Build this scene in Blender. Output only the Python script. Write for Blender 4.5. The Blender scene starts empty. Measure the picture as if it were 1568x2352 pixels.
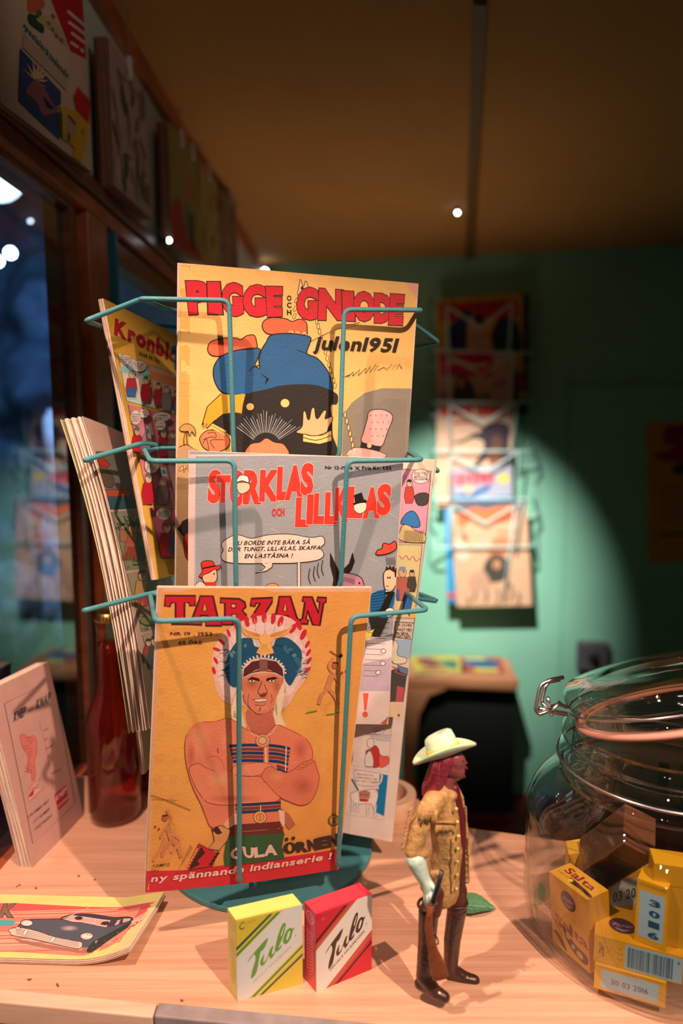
import bpy, bmesh, math, random
from math import sin, cos, pi, radians, sqrt
from mathutils import Vector as V, Matrix, noise
from mathutils.geometry import tessellate_polygon
random.seed(7)
S = bpy.context.scene; C = bpy.context.scene.collection
# ------------------------------------------------------------------ camera, world, lights, exposure
CAMZ = 1.28; TZ = .85; PITCH = radians(6.4); F = 1568.
CP = V((0, 0, CAMZ)); FW = V((0, cos(PITCH), -sin(PITCH))); UP = V((0, sin(PITCH), cos(PITCH)))
cam = bpy.data.cameras.new('camera'); co = bpy.data.objects.new('camera', cam); C.objects.link(co)
cam.sensor_fit = 'VERTICAL'; cam.sensor_height = 36; cam.sensor_width = 24; cam.lens = 24
cam.clip_start = .02; cam.clip_end = 30
co.location = CP; co.rotation_euler = (pi/2 - PITCH, 0, 0)
cam.dof.use_dof = True; cam.dof.focus_distance = .585; cam.dof.aperture_fstop = 2.6
S.camera = co
w = bpy.data.worlds.new('world'); S.world = w; w.use_nodes = True
w.node_tree.nodes['Background'].inputs[0].default_value = (.70, .78, .80, 1)
w.node_tree.nodes['Background'].inputs[1].default_value = .026
S.view_settings.view_transform = 'Standard'; S.view_settings.look = 'None'
S.view_settings.gamma = 1; S.view_settings.use_curve_mapping = False; S.view_settings.exposure = 0.0
def spot(name, loc, to, e, col, ang, blend, rad):
    l = bpy.data.lights.new(name, 'SPOT'); l.energy = e; l.color = col; l.spot_size = radians(ang); l.spot_blend = blend; l.shadow_soft_size = rad
    o = bpy.data.objects.new(name, l); C.objects.link(o); o.location = loc
    o.rotation_euler = (V(to) - V(loc)).to_track_quat('-Z', 'Y').to_euler(); return o
def point(name, loc, e, col, rad):
    l = bpy.data.lights.new(name, 'POINT'); l.energy = e; l.color = col; l.shadow_soft_size = rad
    o = bpy.data.objects.new(name, l); C.objects.link(o); o.location = loc; return o
spot('key_spotlight', (.42, -.12, 1.84), (-.02, .58, .96), 62, (1, .61, .42), 49, .6, .010)
spot('left_spotlight', (-.30, .28, 1.84), (-.10, .55, .9), 36, (1, .58, .41), 60, .6, .009)
spot('front_spotlight', (-.10, -.55, 1.75), (-.05, .60, 1.02), 8, (1, .68, .52), 32, .7, .02)
spot('wall_spotlight', (.10, 1.25, 1.86), (.42, 2.33, .82), 235, (.96, .90, .80), 39, 1.0, .012)
spot('jar_spotlight', (-.12, -.35, 1.75), (.27, .46, .93), 4, (.75, .88, 1), 26, .6, .012)
spot('outside_spotlight', (-.55, 1.5, 2.0), (-1.5, 2.6, 1.2), 62, (.16, .44, .9), 90, .8, .05)
spot('outside_white_spotlight', (-.75, 1.0, 1.9), (-.86, 2.1, 1.05), 40, (.7, .82, 1), 34, .9, .02)  # added light, no visible source, brightens the pale patch outside
spot('ceiling_uplight', (.10, 1.80, 1.0), (-.05, 1.86, 1.88), 6.0, (1, .63, .38), 118, 1.0, .12)  # added unseen light aimed up to brighten only the ceiling
point('outside_glow', (-.62, 1.0, 1.75), .6, (.7, .9, 1), .08)
spot('header_spotlight', (.05, .40, 1.80), (-.33, 1.0, 1.72), 1.5, (1, .80, .64), 62, .9, .02)  # added fill with no visible source, lifts the pale header wall
# ------------------------------------------------------------------ pixel helpers (real positions at real depths)
def ray(x, y): return FW + V((1, 0, 0))*((x-784)/F) + UP*((1176-y)/F)
def onY(x, y, Y): d = ray(x, y); return CP + d*(Y/d.y)
def onz(x, y, z=TZ): d = ray(x, y); return CP + d*((z-CAMZ)/d.z)
def onpl(x, y, p, n):
    d = ray(x, y); return CP + d*((p-CP).dot(n)/d.dot(n))
LN = V((1, -.03, 0)).normalized(); LP = V((-.36, 0, 0))
def onL(x, y, off=0): return onpl(x, y, LP + LN*off, LN)
BN = V((-.19, -1, 0)).normalized(); BP = V((0, 2.45, 0)); BU = V((1, -.19, 0)).normalized()
def onB(x, y, off=0): return onpl(x, y, BP + BN*off, BN)
# ------------------------------------------------------------------ colours and materials
def lin(h):
    r = [int(h[i:i+2], 16)/255 for i in (0, 2, 4)]
    return [(q/12.92 if q <= .04045 else ((q+.055)/1.055)**2.4) for q in r]
TINT = (1.07, .80, .66)
def c(h): return tuple(min(.88, a/b) for a, b in zip(lin(h), TINT))
def mat(name, col=(.8, .8, .8), rough=.6, metal=0, bump=0, bscale=200, var=0, vscale=8, spec=.5, attr=False, trans=0, ior=1.45, coat=0):
    m = bpy.data.materials.new(name); m.use_nodes = True; nt = m.node_tree; b = nt.nodes['Principled BSDF']
    b.inputs['Base Color'].default_value = (*col, 1); b.inputs['Roughness'].default_value = rough; b.inputs['Metallic'].default_value = metal
    b.inputs['Specular IOR Level'].default_value = spec; b.inputs['Transmission Weight'].default_value = trans; b.inputs['IOR'].default_value = ior
    b.inputs['Coat Weight'].default_value = coat
    src = None
    if attr:
        a = nt.nodes.new('ShaderNodeAttribute'); a.attribute_name = 'Col'; src = a.outputs['Color']
    if var or attr:
        tc = nt.nodes.new('ShaderNodeTexCoord'); n = nt.nodes.new('ShaderNodeTexNoise'); n.inputs['Scale'].default_value = vscale; n.inputs['Detail'].default_value = 6
        nt.links.new(tc.outputs['Object'], n.inputs['Vector'])
        mr = nt.nodes.new('ShaderNodeMapRange'); mr.inputs[1].default_value = .3; mr.inputs[2].default_value = .7; mr.inputs[3].default_value = 1-var; mr.inputs[4].default_value = 1+var*.5
        nt.links.new(n.outputs['Fac'], mr.inputs[0])
        mx = nt.nodes.new('ShaderNodeMix'); mx.data_type = 'RGBA'; mx.blend_type = 'MULTIPLY'; mx.inputs[0].default_value = 1
        if src: nt.links.new(src, mx.inputs[6])
        else: mx.inputs[6].default_value = (*col, 1)
        nt.links.new(mr.outputs[0], mx.inputs[7]); nt.links.new(mx.outputs[2], b.inputs['Base Color'])
    if bump:
        n2 = nt.nodes.new('ShaderNodeTexNoise'); n2.inputs['Scale'].default_value = bscale; n2.inputs['Detail'].default_value = 4
        tc2 = nt.nodes.new('ShaderNodeTexCoord'); nt.links.new(tc2.outputs['Object'], n2.inputs['Vector'])
        bp = nt.nodes.new('ShaderNodeBump'); bp.inputs['Strength'].default_value = bump; bp.inputs['Distance'].default_value = .002
        nt.links.new(n2.outputs['Fac'], bp.inputs['Height']); nt.links.new(bp.outputs['Normal'], b.inputs['Normal'])
    return m
def emis(name, col, s):
    m = bpy.data.materials.new(name); m.use_nodes = True; b = m.node_tree.nodes['Principled BSDF']
    b.inputs['Emission Color'].default_value = (*col, 1); b.inputs['Emission Strength'].default_value = s; return m
def thin_glass(name, tint=(1, 1, 1), ior=1.5, rough=.0, gl=1.0):
    m = bpy.data.materials.new(name); m.use_nodes = True; nt = m.node_tree; nt.nodes.remove(nt.nodes['Principled BSDF'])
    t = nt.nodes.new('ShaderNodeBsdfTransparent'); t.inputs[0].default_value = (*tint, 1)
    g = nt.nodes.new('ShaderNodeBsdfGlossy'); g.inputs['Roughness'].default_value = rough; g.inputs[0].default_value = (gl, gl, gl, 1)
    f = nt.nodes.new('ShaderNodeFresnel'); geo = nt.nodes.new('ShaderNodeNewGeometry'); mr = nt.nodes.new('ShaderNodeMapRange'); mr.inputs[3].default_value = ior; mr.inputs[4].default_value = 1/ior
    nt.links.new(geo.outputs['Backfacing'], mr.inputs[0]); nt.links.new(mr.outputs[0], f.inputs[0])
    mx = nt.nodes.new('ShaderNodeMixShader'); nt.links.new(f.outputs[0], mx.inputs[0]); nt.links.new(t.outputs[0], mx.inputs[1]); nt.links.new(g.outputs[0], mx.inputs[2])
    nt.links.new(mx.outputs[0], nt.nodes['Material Output'].inputs[0]); return m
def wood(name, c1, c2, c3, scale=(3, 26, 26), rough=.45, rot=0, knots=True):
    m = bpy.data.materials.new(name); m.use_nodes = True; nt = m.node_tree; b = nt.nodes['Principled BSDF']; N = nt.nodes.new; K = nt.links.new
    tc = N('ShaderNodeTexCoord'); mp = N('ShaderNodeMapping'); mp.inputs['Scale'].default_value = scale; mp.inputs['Rotation'].default_value = (0, 0, rot)
    K(tc.outputs['Object'], mp.inputs['Vector'])
    n = N('ShaderNodeTexNoise'); n.inputs['Scale'].default_value = 2.2; n.inputs['Detail'].default_value = 7; n.inputs['Roughness'].default_value = .65; n.inputs['Distortion'].default_value = .6
    K(mp.outputs[0], n.inputs['Vector'])
    r = N('ShaderNodeValToRGB'); r.color_ramp.elements[0].position = .33; r.color_ramp.elements[1].position = .68
    r.color_ramp.elements[0].color = (*c2, 1); r.color_ramp.elements[1].color = (*c1, 1); K(n.outputs['Fac'], r.inputs[0])
    v = N('ShaderNodeTexNoise'); v.inputs['Scale'].default_value = 11; v.inputs['Detail'].default_value = 2
    mp2 = N('ShaderNodeMapping'); mp2.inputs['Scale'].default_value = (1, 1.7, 1); K(tc.outputs['Object'], mp2.inputs['Vector']); K(mp2.outputs[0], v.inputs['Vector'])
    r2 = N('ShaderNodeValToRGB'); r2.color_ramp.elements[0].position = .68; r2.color_ramp.elements[1].position = .78
    r2.color_ramp.elements[0].color = (0, 0, 0, 1); r2.color_ramp.elements[1].color = (.8, .8, .8, 1); K(v.outputs['Fac'], r2.inputs[0])
    mx = N('ShaderNodeMix'); mx.data_type = 'RGBA'; K(r2.outputs[0], mx.inputs[0]); K(r.outputs[0], mx.inputs[6]); mx.inputs[7].default_value = (*c3, 1)
    K(mx.outputs[2], b.inputs['Base Color']); b.inputs['Roughness'].default_value = rough
    bp = N('ShaderNodeBump'); bp.inputs['Strength'].default_value = .15; bp.inputs['Distance'].default_value = .001; K(n.outputs['Fac'], bp.inputs['Height']); K(bp.outputs[0], b.inputs['Normal'])
    return m
M = dict(
    print=mat('printed_paper', attr=True, rough=.55, var=.07, vscale=55, bump=.12, bscale=420, spec=.35),
    carton=mat('glossy_carton', attr=True, rough=.28, var=.03, vscale=30, spec=.5, coat=.3),
    brownpage=mat('aged_page_edges', (.30, .14, .09), .85, var=.1, vscale=80),
    page=mat('newsprint_pages', c('efc4ab'), .85, var=.12, vscale=90, spec=.1),
    teal=mat('teal_lacquer', c('4b8688'), .45, bump=.32, bscale=1100, var=.06, vscale=300, spec=.6),
    steel=mat('steel', (.6, .62, .65), .3, metal=1),
    rackwire=mat('pale_green_wire', (.42, .62, .60), .35, bump=.2, bscale=500),
    wall=mat('green_wall_paint', (.235, .54, .40), .6, var=.10, vscale=3, bump=.05, bscale=60, spec=.35),
    ceil=mat('ochre_ceiling_paint', (.50, .26, .085), .8, var=.12, vscale=2.5, spec=.2),
    hdr=mat('pale_painted_panel', (.62, .66, .60), .75, var=.15, vscale=9),
    floor=mat('dark_red_floor', (.16, .006, .012), .6, var=.15, vscale=6),
    redwood=wood('redwood_frame', (.52, .14, .05), (.24, .055, .02), (.12, .025, .01), (6, 6, 6), .38),
    ply=wood('plywood', (.62, .27, .13), (.5, .2, .09), (.3, .12, .05), (3, 20, 20), .5),
    table=wood('pine_tabletop', (.82, .54, .385), (.62, .345, .235), (.50, .21, .13), (2.2, 75, 75), .42, rot=.11),
    edge=wood('pine_edging', (.86, .66, .52), (.72, .50, .38), (.5, .25, .16), (3, 40, 40), .5),
    dark=mat('black_frame', (.015, .015, .018), .3, spec=.6),
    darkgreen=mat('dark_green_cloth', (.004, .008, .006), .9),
    glass=thin_glass('clear_glass', (.96, .97, .96)), pane=thin_glass('window_pane', (.8, .85, .9), 1.55, .02),
    jarglass=thin_glass('jar_glass', (.89, .895, .88), 1.5), jarneck=thin_glass('thick_jar_glass', (.93, .92, .88), 1.75),
    bottleglass=thin_glass('bottle_glass', (.9, .86, .8), 1.5),
    brown=mat('brown_drink', (.42, .022, .008), .05, trans=.82, ior=1.34),
    rubber=mat('pink_rubber_seal', (.62, .33, .27), .5),
    tape=mat('cream_tape', (.80, .56, .40), .35), core=mat('tape_core', (.75, .52, .44), .7),
    gold=mat('brass_cap', (.55, .38, .12), .32, metal=1),
    leaf=mat('leaf_green', attr=True, rough=.7, var=.12, vscale=600, bump=.3, bscale=900),
    rock=mat('dark_rock', (.16, .20, .26), .85, var=.95, vscale=3, bump=.6, bscale=18),
    grey=mat('grey_box', (.10, .09, .10), .5), clip=mat('white_clip', (.6, .55, .5), .5),
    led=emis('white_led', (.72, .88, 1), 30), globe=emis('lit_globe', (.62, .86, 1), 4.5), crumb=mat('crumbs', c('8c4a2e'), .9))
def paint(name, h, rough=.45, **k): return mat(name, c(h), rough, **k)
# ------------------------------------------------------------------ object helpers
def obj(name, me, parent=None, kind=None, label=None, cat=None, group=None, smooth=False):
    o = bpy.data.objects.new(name, me); C.objects.link(o)
    if parent is not None:
        o.parent = parent; o.matrix_parent_inverse = parent.matrix_world.inverted() if False else Matrix.Translation(-parent.location)
    if smooth and me:
        for p in me.polygons: p.use_smooth = True
    tag(o, label, cat, group, kind); return o
def tag(o, label=None, cat=None, group=None, kind=None):
    for k, v in (('label', label), ('category', cat), ('group', group), ('kind', kind)):
        if v: o[k] = v
    return o
def thing(name, loc, label, cat, group=None): 
    o = obj(name, None, None, None, label, cat, group); o.location = loc; return o
def mesh(name, vs, fs, m, cols=None):
    me = bpy.data.meshes.new(name); me.from_pydata([tuple(v) for v in vs], [], fs); me.materials.append(m)
    if cols:
        a = me.color_attributes.new('Col', 'FLOAT_COLOR', 'CORNER'); i = 0; buf = []
        for p, cc in zip(me.polygons, cols):
            for k in range(p.loop_total): buf += list(cc[k] if isinstance(cc[0], (tuple, list)) else cc) + [1.]
        a.data.foreach_set('color', buf)
    me.update(); return me
class MB:
    def __init__(s): s.v = []; s.f = []; s.c = []
    def add(s, vs, fs, col=None):
        n = len(s.v); s.v += [V(v) for v in vs]; s.f += [tuple(i+n for i in f) for f in fs]; s.c += [col]*len(fs) if col is not None else []
    def hexa(s, p, col=None):  # p: 4 bottom + 4 top
        s.add(p, [(0, 3, 2, 1), (4, 5, 6, 7), (0, 1, 5, 4), (1, 2, 6, 5), (2, 3, 7, 6), (3, 0, 4, 7)], col)
    def box(s, o, a, b, d, col=None):
        o, a, b, d = map(V, (o, a, b, d)); s.hexa([o, o+a, o+a+b, o+b, o+d, o+a+d, o+a+b+d, o+b+d], col)
    def aabb(s, x0, y0, z0, x1, y1, z1, col=None): s.box((x0, y0, z0), (x1-x0, 0, 0), (0, y1-y0, 0), (0, 0, z1-z0), col)
    def tube(s, pts, r, n=10, closed=False, rr=None):
        pts = [V(p) for p in pts]; m = len(pts); up = None; rings = []
        for i, p in enumerate(pts):
            a = pts[(i-1) % m] if (i or closed) else p; b = pts[(i+1) % m] if (i < m-1 or closed) else p
            t = (b-a).normalized()
            if up is None: up = t.orthogonal().normalized()
            up = (up - t*up.dot(t)); up = up.normalized() if up.length > 1e-6 else t.orthogonal().normalized()
            q = t.cross(up); R = rr[i] if rr else r
            rings.append([p + (up*cos(2*pi*k/n) + q*sin(2*pi*k/n))*R for k in range(n)])
        s.rings(rings, closed)
    def rings(s, rings, closed=False, caps=True):
        n = len(rings[0]); m = len(rings); fs = []
        for i in range(m if closed else m-1):
            j = (i+1) % m
            for k in range(n): fs.append((i*n+k, i*n+(k+1) % n, j*n+(k+1) % n, j*n+k))
        if caps and not closed: fs += [tuple(range(n))[::-1], tuple((m-1)*n+k for k in range(n))]
        s.add([v for r in rings for v in r], fs)
    def lathe(s, prof, ctr, n=48, axis=None, closed=False):
        ctr = V(ctr); ax = V(axis).normalized() if axis else V((0, 0, 1)); u = ax.orthogonal().normalized() if axis else V((1, 0, 0)); q = ax.cross(u)
        s.rings([[ctr + ax*z + (u*cos(2*pi*k/n) + q*sin(2*pi*k/n))*max(r, 1e-5) for k in range(n)] for r, z in prof], closed, not closed)
    def ball(s, p, rx, ry=None, rz=None, n=12, m=8):
        ry = ry or rx; rz = rz or rx; p = V(p)
        s.rings([[p + V((rx*sin(a)*cos(2*pi*k/n), ry*sin(a)*sin(2*pi*k/n), -rz*cos(a))) for k in range(n)] for a in [pi*(i+.02)/(m+.04) for i in range(m+1)]])
    def build(s, name, m, parent=None, smooth=False, **k):
        me = mesh(name, s.v, s.f, m, s.c if s.c else None); return obj(name, me, parent, smooth=smooth, **k)
def bend_path(pts, r=.006, n=5):
    pts = [V(p) for p in pts]; out = [pts[0]]
    for i in range(1, len(pts)-1):
        a, b, d = pts[i-1], pts[i], pts[i+1]; l = min(r, (b-a).length*.45, (d-b).length*.45)
        p = b + (a-b).normalized()*l; q = b + (d-b).normalized()*l
        for k in range(n+1): t = k/n; out.append(p*(1-t)**2 + b*2*t*(1-t) + q*t*t)
    out.append(pts[-1]); return out
def auto_smooth(o, ang=40):
    me = o.data
    me.shade_smooth() if hasattr(me, 'shade_smooth') else None
    me.set_sharp_from_angle(angle=radians(ang)) if hasattr(me, 'set_sharp_from_angle') else None
def bevel(o, wd, seg=2):
    md = o.modifiers.new('bevel', 'BEVEL'); md.width = wd; md.segments = seg; md.limit_method = 'ANGLE'; return o
# ------------------------------------------------------------------ glyphs
_g = {}
def glyph(ch, bold):
    k = (ch, round(bold, 3))
    if k not in _g:
        cu = bpy.data.curves.new('glyph', 'FONT'); cu.body = ch; cu.offset = bold; cu.resolution_u = 3; cu.fill_mode = 'FRONT'
        o = bpy.data.objects.new('glyph', cu); C.objects.link(o)
        dg = bpy.context.evaluated_depsgraph_get(); me = bpy.data.meshes.new_from_object(o.evaluated_get(dg))
        vs = [(v.co.x, v.co.y) for v in me.vertices]; fs = [tuple(p.vertices) for p in me.polygons]
        bpy.data.objects.remove(o); bpy.data.curves.remove(cu); bpy.data.meshes.remove(me)
        if vs: bb = (min(x for x, y in vs), min(y for x, y in vs), max(x for x, y in vs), max(y for x, y in vs))
        else: bb = (0, 0, .3, 0)
        _g[k] = (vs, fs, bb)
    return _g[k]
_adv = {}
def catmull(pts, n=6, closed=True):
    out = []; m = len(pts)
    for i in range(m if closed else m-1):
        g = lambda j: pts[j % m] if closed else pts[max(0, min(m-1, j))]
        p0, p1, p2, p3 = g(i-1), g(i), g(i+1), g(i+2)
        for k in range(n):
            t = k/n; t2 = t*t; t3 = t2*t
            out.append(tuple(.5*((2*p1[a]) + (-p0[a]+p2[a])*t + (2*p0[a]-5*p1[a]+4*p2[a]-p3[a])*t2 + (-p0[a]+3*p1[a]-3*p2[a]+p3[a])*t3) for a in (0, 1)))
    if not closed: out.append(pts[-1])
    return out
K0 = '1c1614'
class Sheet:
    """flat printed art on a plane: O corner, U and W full edge vectors; drawn in crop pixels"""
    def __init__(s, O, U, W, crop, bend=None, N=None, base=None, face=None):
        s.O, s.U, s.W = V(O), V(U), V(W); s.N = s.W.cross(s.U).normalized()
        if s.N.dot(CP - s.O) < 0 and N is None: s.N = -s.N
        if face is not None and s.N.dot(V(face)) < 0: s.N = -s.N
        s.cx, s.cy, s.k = crop; s.bend = bend; s.tri = []; s.layer = 0; s.raw = False; s.dz = 3.5e-6
        s.uu = s.U.dot(s.U); s.ww = s.W.dot(s.W); s.uw = s.U.dot(s.W); s.det = s.uu*s.ww - s.uw*s.uw
        if base: s.rect01(0, 0, 1, 1, base)
    def crop(s, x, y, k): s.cx, s.cy, s.k = x, y, k; s.raw = False
    def uv(s, x, y):
        if s.raw: return (x, y)
        p = onpl(s.cx + x*s.k, s.cy + y*s.k, s.O, s.N) - s.O
        a, b = p.dot(s.U), p.dot(s.W); return ((a*s.ww - b*s.uw)/s.det, (b*s.uu - a*s.uw)/s.det)
    def _poly(s, uvs, col, clip=True):
        col = c(col) if isinstance(col, str) else col
        try: ts = tessellate_polygon([[V((u, v, 0)) for u, v in uvs]])
        except Exception: return
        s.layer += 1
        for t in ts: s.tri.append(([uvs[i] for i in t], col, s.layer))
    def rect01(s, u0, v0, u1, v1, col): s._poly([(u0, v0), (u1, v0), (u1, v1), (u0, v1)], col)
    def P(s, pts, col, ol=None, lw=3):
        s._poly([s.uv(*p) for p in pts], col)
        if ol: s.L(list(pts) + [pts[0]], lw, ol)
    def Sm(s, pts, col, ol=None, lw=3): s.P(catmull(pts), col, ol, lw)
    def R(s, x0, y0, x1, y1, col, ol=None, lw=3): s.P([(x0, y0), (x1, y0), (x1, y1), (x0, y1)], col, ol, lw)
    def E(s, x, y, rx, ry, col, ol=None, lw=3, rot=0, n=18):
        a = radians(rot); s.P([(x + rx*cos(t)*cos(a) - ry*sin(t)*sin(a), y + rx*cos(t)*sin(a) + ry*sin(t)*cos(a)) for t in [2*pi*i/n for i in range(n)]], col, ol, lw)
    def G(s, x, y, rx, ry, col, edge, rot=0, n=20):
        a = radians(rot); A, B = c(col), c(edge); s.layer += 1
        ring = [(x + rx*cos(t)*cos(a) - ry*sin(t)*sin(a), y + rx*cos(t)*sin(a) + ry*sin(t)*cos(a)) for t in [2*pi*i/n for i in range(n)]]
        ce = s.uv(x, y); rg = [s.uv(*p) for p in ring]
        for i in range(n): s.tri.append(([ce, rg[i], rg[(i+1) % n]], (A, B, B), s.layer))
    def L(s, pts, lw, col, smooth=False):
        col = c(col) if isinstance(col, str) else col
        if smooth: pts = catmull(pts, 5, False)
        s.layer += 1; h = lw/2; m = len(pts)
        if m < 2: return
        closed = abs(pts[0][0]-pts[-1][0]) + abs(pts[0][1]-pts[-1][1]) < 1e-9; le = []; ri = []
        for i, p in enumerate(pts):
            a = pts[i-1] if i else (pts[-2] if closed else p); b = pts[i+1] if i < m-1 else (pts[1] if closed else p)
            dx, dy = b[0]-a[0], b[1]-a[1]; l = sqrt(dx*dx+dy*dy) or 1; nx, ny = -dy/l*h, dx/l*h
            le.append(s.uv(p[0]+nx, p[1]+ny)); ri.append(s.uv(p[0]-nx, p[1]-ny))
        for i in range(m-1):
            s.tri.append(([le[i], le[i+1], ri[i+1]], col, s.layer)); s.tri.append(([le[i], ri[i+1], ri[i]], col, s.layer))
    def _gl(s, ch, f, col, bold):
        vs, fs, bb = glyph(ch, bold)
        s.layer += 1; q = [s.uv(*f(x, y)) for x, y in vs]
        for t in fs:
            for k in range(1, len(t)-1): s.tri.append(([q[t[0]], q[t[k]], q[t[k+1]]], col, s.layer))
    def B(s, chars, boxes, col, bold=.03, ol=None, olb=.035, slant=0):
        """letters fitted to given boxes (x0,y0,x1,y1) or quads of four points TL TR BR BL"""
        cc = c(col); prep = []
        for ch, b in zip(chars, boxes):
            q = b if len(b) == 4 and isinstance(b[0], tuple) else [(b[0]+slant, b[1]), (b[2]+slant, b[1]), (b[2], b[3]), (b[0], b[3])]
            bb = glyph(ch, bold)[2]
            def f(x, y, q=q, bb=bb):
                u = (x-bb[0])/(bb[2]-bb[0]); v = 1-(y-bb[1])/(bb[3]-bb[1])
                return tuple((q[0][a]*(1-u)+q[1][a]*u)*(1-v) + (q[3][a]*(1-u)+q[2][a]*u)*v for a in (0, 1))
            prep.append((ch, f))
        if ol:
            for ch, f in prep: s._gl(ch, f, c(ol), bold+olb)
        for ch, f in prep: s._gl(ch, f, cc, bold)
    def T(s, text, x0, y0, x1, y1, h, col=K0, bold=0, sh=0, ol=None, olb=.03, up=None, h2=None):
        """text on the baseline (x0,y0)-(x1,y1), capital height h"""
        cc = c(col); xs = []; x = 0
        for ch in text:
            if ch == ' ': x += .32; continue
            bb = glyph(ch, bold)[2]; xs.append((ch, x-bb[0])); x += bb[2]-bb[0]+.075
        x -= .075; dx, dy = x1-x0, y1-y0; l = sqrt(dx*dx+dy*dy); ux, uy = up or (0, -1)
        def mk(off):
            def f(gx, gy):
                t = (gx+off)/x; hh = (h + ((h2 or h)-h)*t)/.73
                return (x0 + dx*t + ux*gy*hh + sh*gy/.73, y0 + dy*t + uy*gy*hh)
            return f
        if ol:
            for ch, o in xs: s._gl(ch, mk(o), c(ol), bold+olb)
        for ch, o in xs: s._gl(ch, mk(o), cc, bold)
    def D(s, x0, y0, x1, y1, h, col='3c2c28'):
        '''a line of writing too small to read: short upright strokes'''
        n = max(3, int(abs(x1-x0)/(h*.85))); rr = random.Random(int(x0*7+y0))
        for i in range(n):
            if rr.random() < .14: continue
            a = (i+.1)/n; b = (i+.72)/n; q = rr.random(); X = lambda t: x0+(x1-x0)*t; Y = lambda t: y0+(y1-y0)*t
            s.L([(X(a), Y(a)), (X(a)+h*.1, Y(a)-h)], h*.2, col)
            s.L([(X(a), Y(a)-h*(.9 if q < .5 else .05)), (X(b), Y(b)-h*(.9 if q < .35 else .1))], h*.2, col)
            if q > .3: s.L([(X(b), Y(b)), (X(b), Y(b)-h*.9)], h*.2, col)
    def pos(s, u, v, d=0):
        return s.O + s.U*u + s.W*v + s.N*(d + (s.bend(u, v) if s.bend else 0))
    def build(s, name, parent=None, m=None, nu=12, nv=12, label=None, **k):
        bm = bmesh.new(); cl = bm.loops.layers.float_color.new('Col')
        for uvs, col, ly in s.tri:
            vs = [bm.verts.new((u, v, ly*s.dz)) for u, v in uvs]
            try: f = bm.faces.new(vs)
            except ValueError: continue
            for i, lp in enumerate(f.loops): lp[cl] = (*(col[i] if isinstance(col[0], tuple) else col), 1)
        for co_, no in (((0, 0, 0), (-1, 0, 0)), ((1, 0, 0), (1, 0, 0)), ((0, 0, 0), (0, -1, 0)), ((0, 1, 0), (0, 1, 0))):
            bmesh.ops.bisect_plane(bm, geom=bm.verts[:]+bm.edges[:]+bm.faces[:], plane_co=co_, plane_no=no, clear_outer=True, dist=1e-7)
        if s.bend:
            for i in range(1, nu): bmesh.ops.bisect_plane(bm, geom=bm.verts[:]+bm.edges[:]+bm.faces[:], plane_co=(i/nu, 0, 0), plane_no=(1, 0, 0), dist=1e-7)
            for i in range(1, nv): bmesh.ops.bisect_plane(bm, geom=bm.verts[:]+bm.edges[:]+bm.faces[:], plane_co=(0, i/nv, 0), plane_no=(0, 1, 0), dist=1e-7)
        for v in bm.verts: v.co = s.pos(v.co.x, v.co.y, v.co.z)
        for f in bm.faces:
            f.normal_update()
            if f.normal.dot(s.N) < 0: f.normal_flip()
            f.smooth = bool(s.bend)
        me = bpy.data.meshes.new(name); bm.to_mesh(me); bm.free(); me.materials.append(m or M['print'])
        return obj(name, me, parent, label=label, **k)
def leafsheet(s, name, parent, d0, d1, grow=(0, 0, 0, 0), m=None, n=(12, 12), wav=0, seed=0, kind=None):
    """one paper sheet lying behind sheet s between depths d0 and d1"""
    nu, nv = n; vs = []; fs = []; l, t, r, b = grow
    for d in (d0, d1):
        for j in range(nv+1):
            for i in range(nu+1):
                u = -l + (1+l+r)*i/nu; v = -t + (1+t+b)*j/nv
                wv = wav*sin(seed*2.1 + v*5)*(1 if i == 0 or i == nu else .4)
                vs.append(s.O + s.U*u + s.W*v + s.N*(d + wv + (s.bend(min(max(u, 0), 1), min(max(v, 0), 1)) if s.bend else 0)))
    q = (nu+1)*(nv+1)
    for j in range(nv):
        for i in range(nu):
            a = j*(nu+1)+i; fs += [(a, a+1, a+nu+2, a+nu+1), (q+a, q+a+nu+1, q+a+nu+2, q+a+1)]
    for i in range(nu): fs += [(i, q+i, q+i+1, i+1), (nv*(nu+1)+i, nv*(nu+1)+i+1, q+nv*(nu+1)+i+1, q+nv*(nu+1)+i)]
    for j in range(nv):
        a = j*(nu+1); fs += [(a, a+nu+1, q+a+nu+1, q+a)]; a += nu; fs += [(a, q+a, q+a+nu+1, a+nu+1)]
    me = mesh(name, vs, fs, m or M['page']); o = obj(name, me, parent, kind=kind); return o
def magazine(s, name, label, thick=.004, npg=5, back='d8a060', grow=.006, group=None, cat='magazine', pagemat=None, wav=.0004, backlab=None, **kw):
    bot = s.O + s.U*.5 + s.W; root = thing(name, bot, label, cat, group)
    s.build('front_cover', root, **kw); gn = (kw.get('nu', 12), kw.get('nv', 12))
    g = thick/(npg+2)
    leafsheet(s, 'cover_sheet', root, -.00003, -.0003, n=gn)
    for i in range(npg):
        j = random.uniform(-grow, grow)*.5; q = random.uniform(0, grow)
        leafsheet(s, 'page', root, -g*(i+1), -g*(i+1)-g*.55, (q, j*.4, q*.7, -j*.4), m=pagemat, wav=wav, seed=i, n=gn)
    bs = mat('back_cover_paper', c(back), .7, var=.1, vscale=60); leafsheet(s, 'back_cover', root, -thick+g*.4, -thick, (grow*.6, 0, grow*.6, 0), m=bs, n=gn)
    return root
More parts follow.
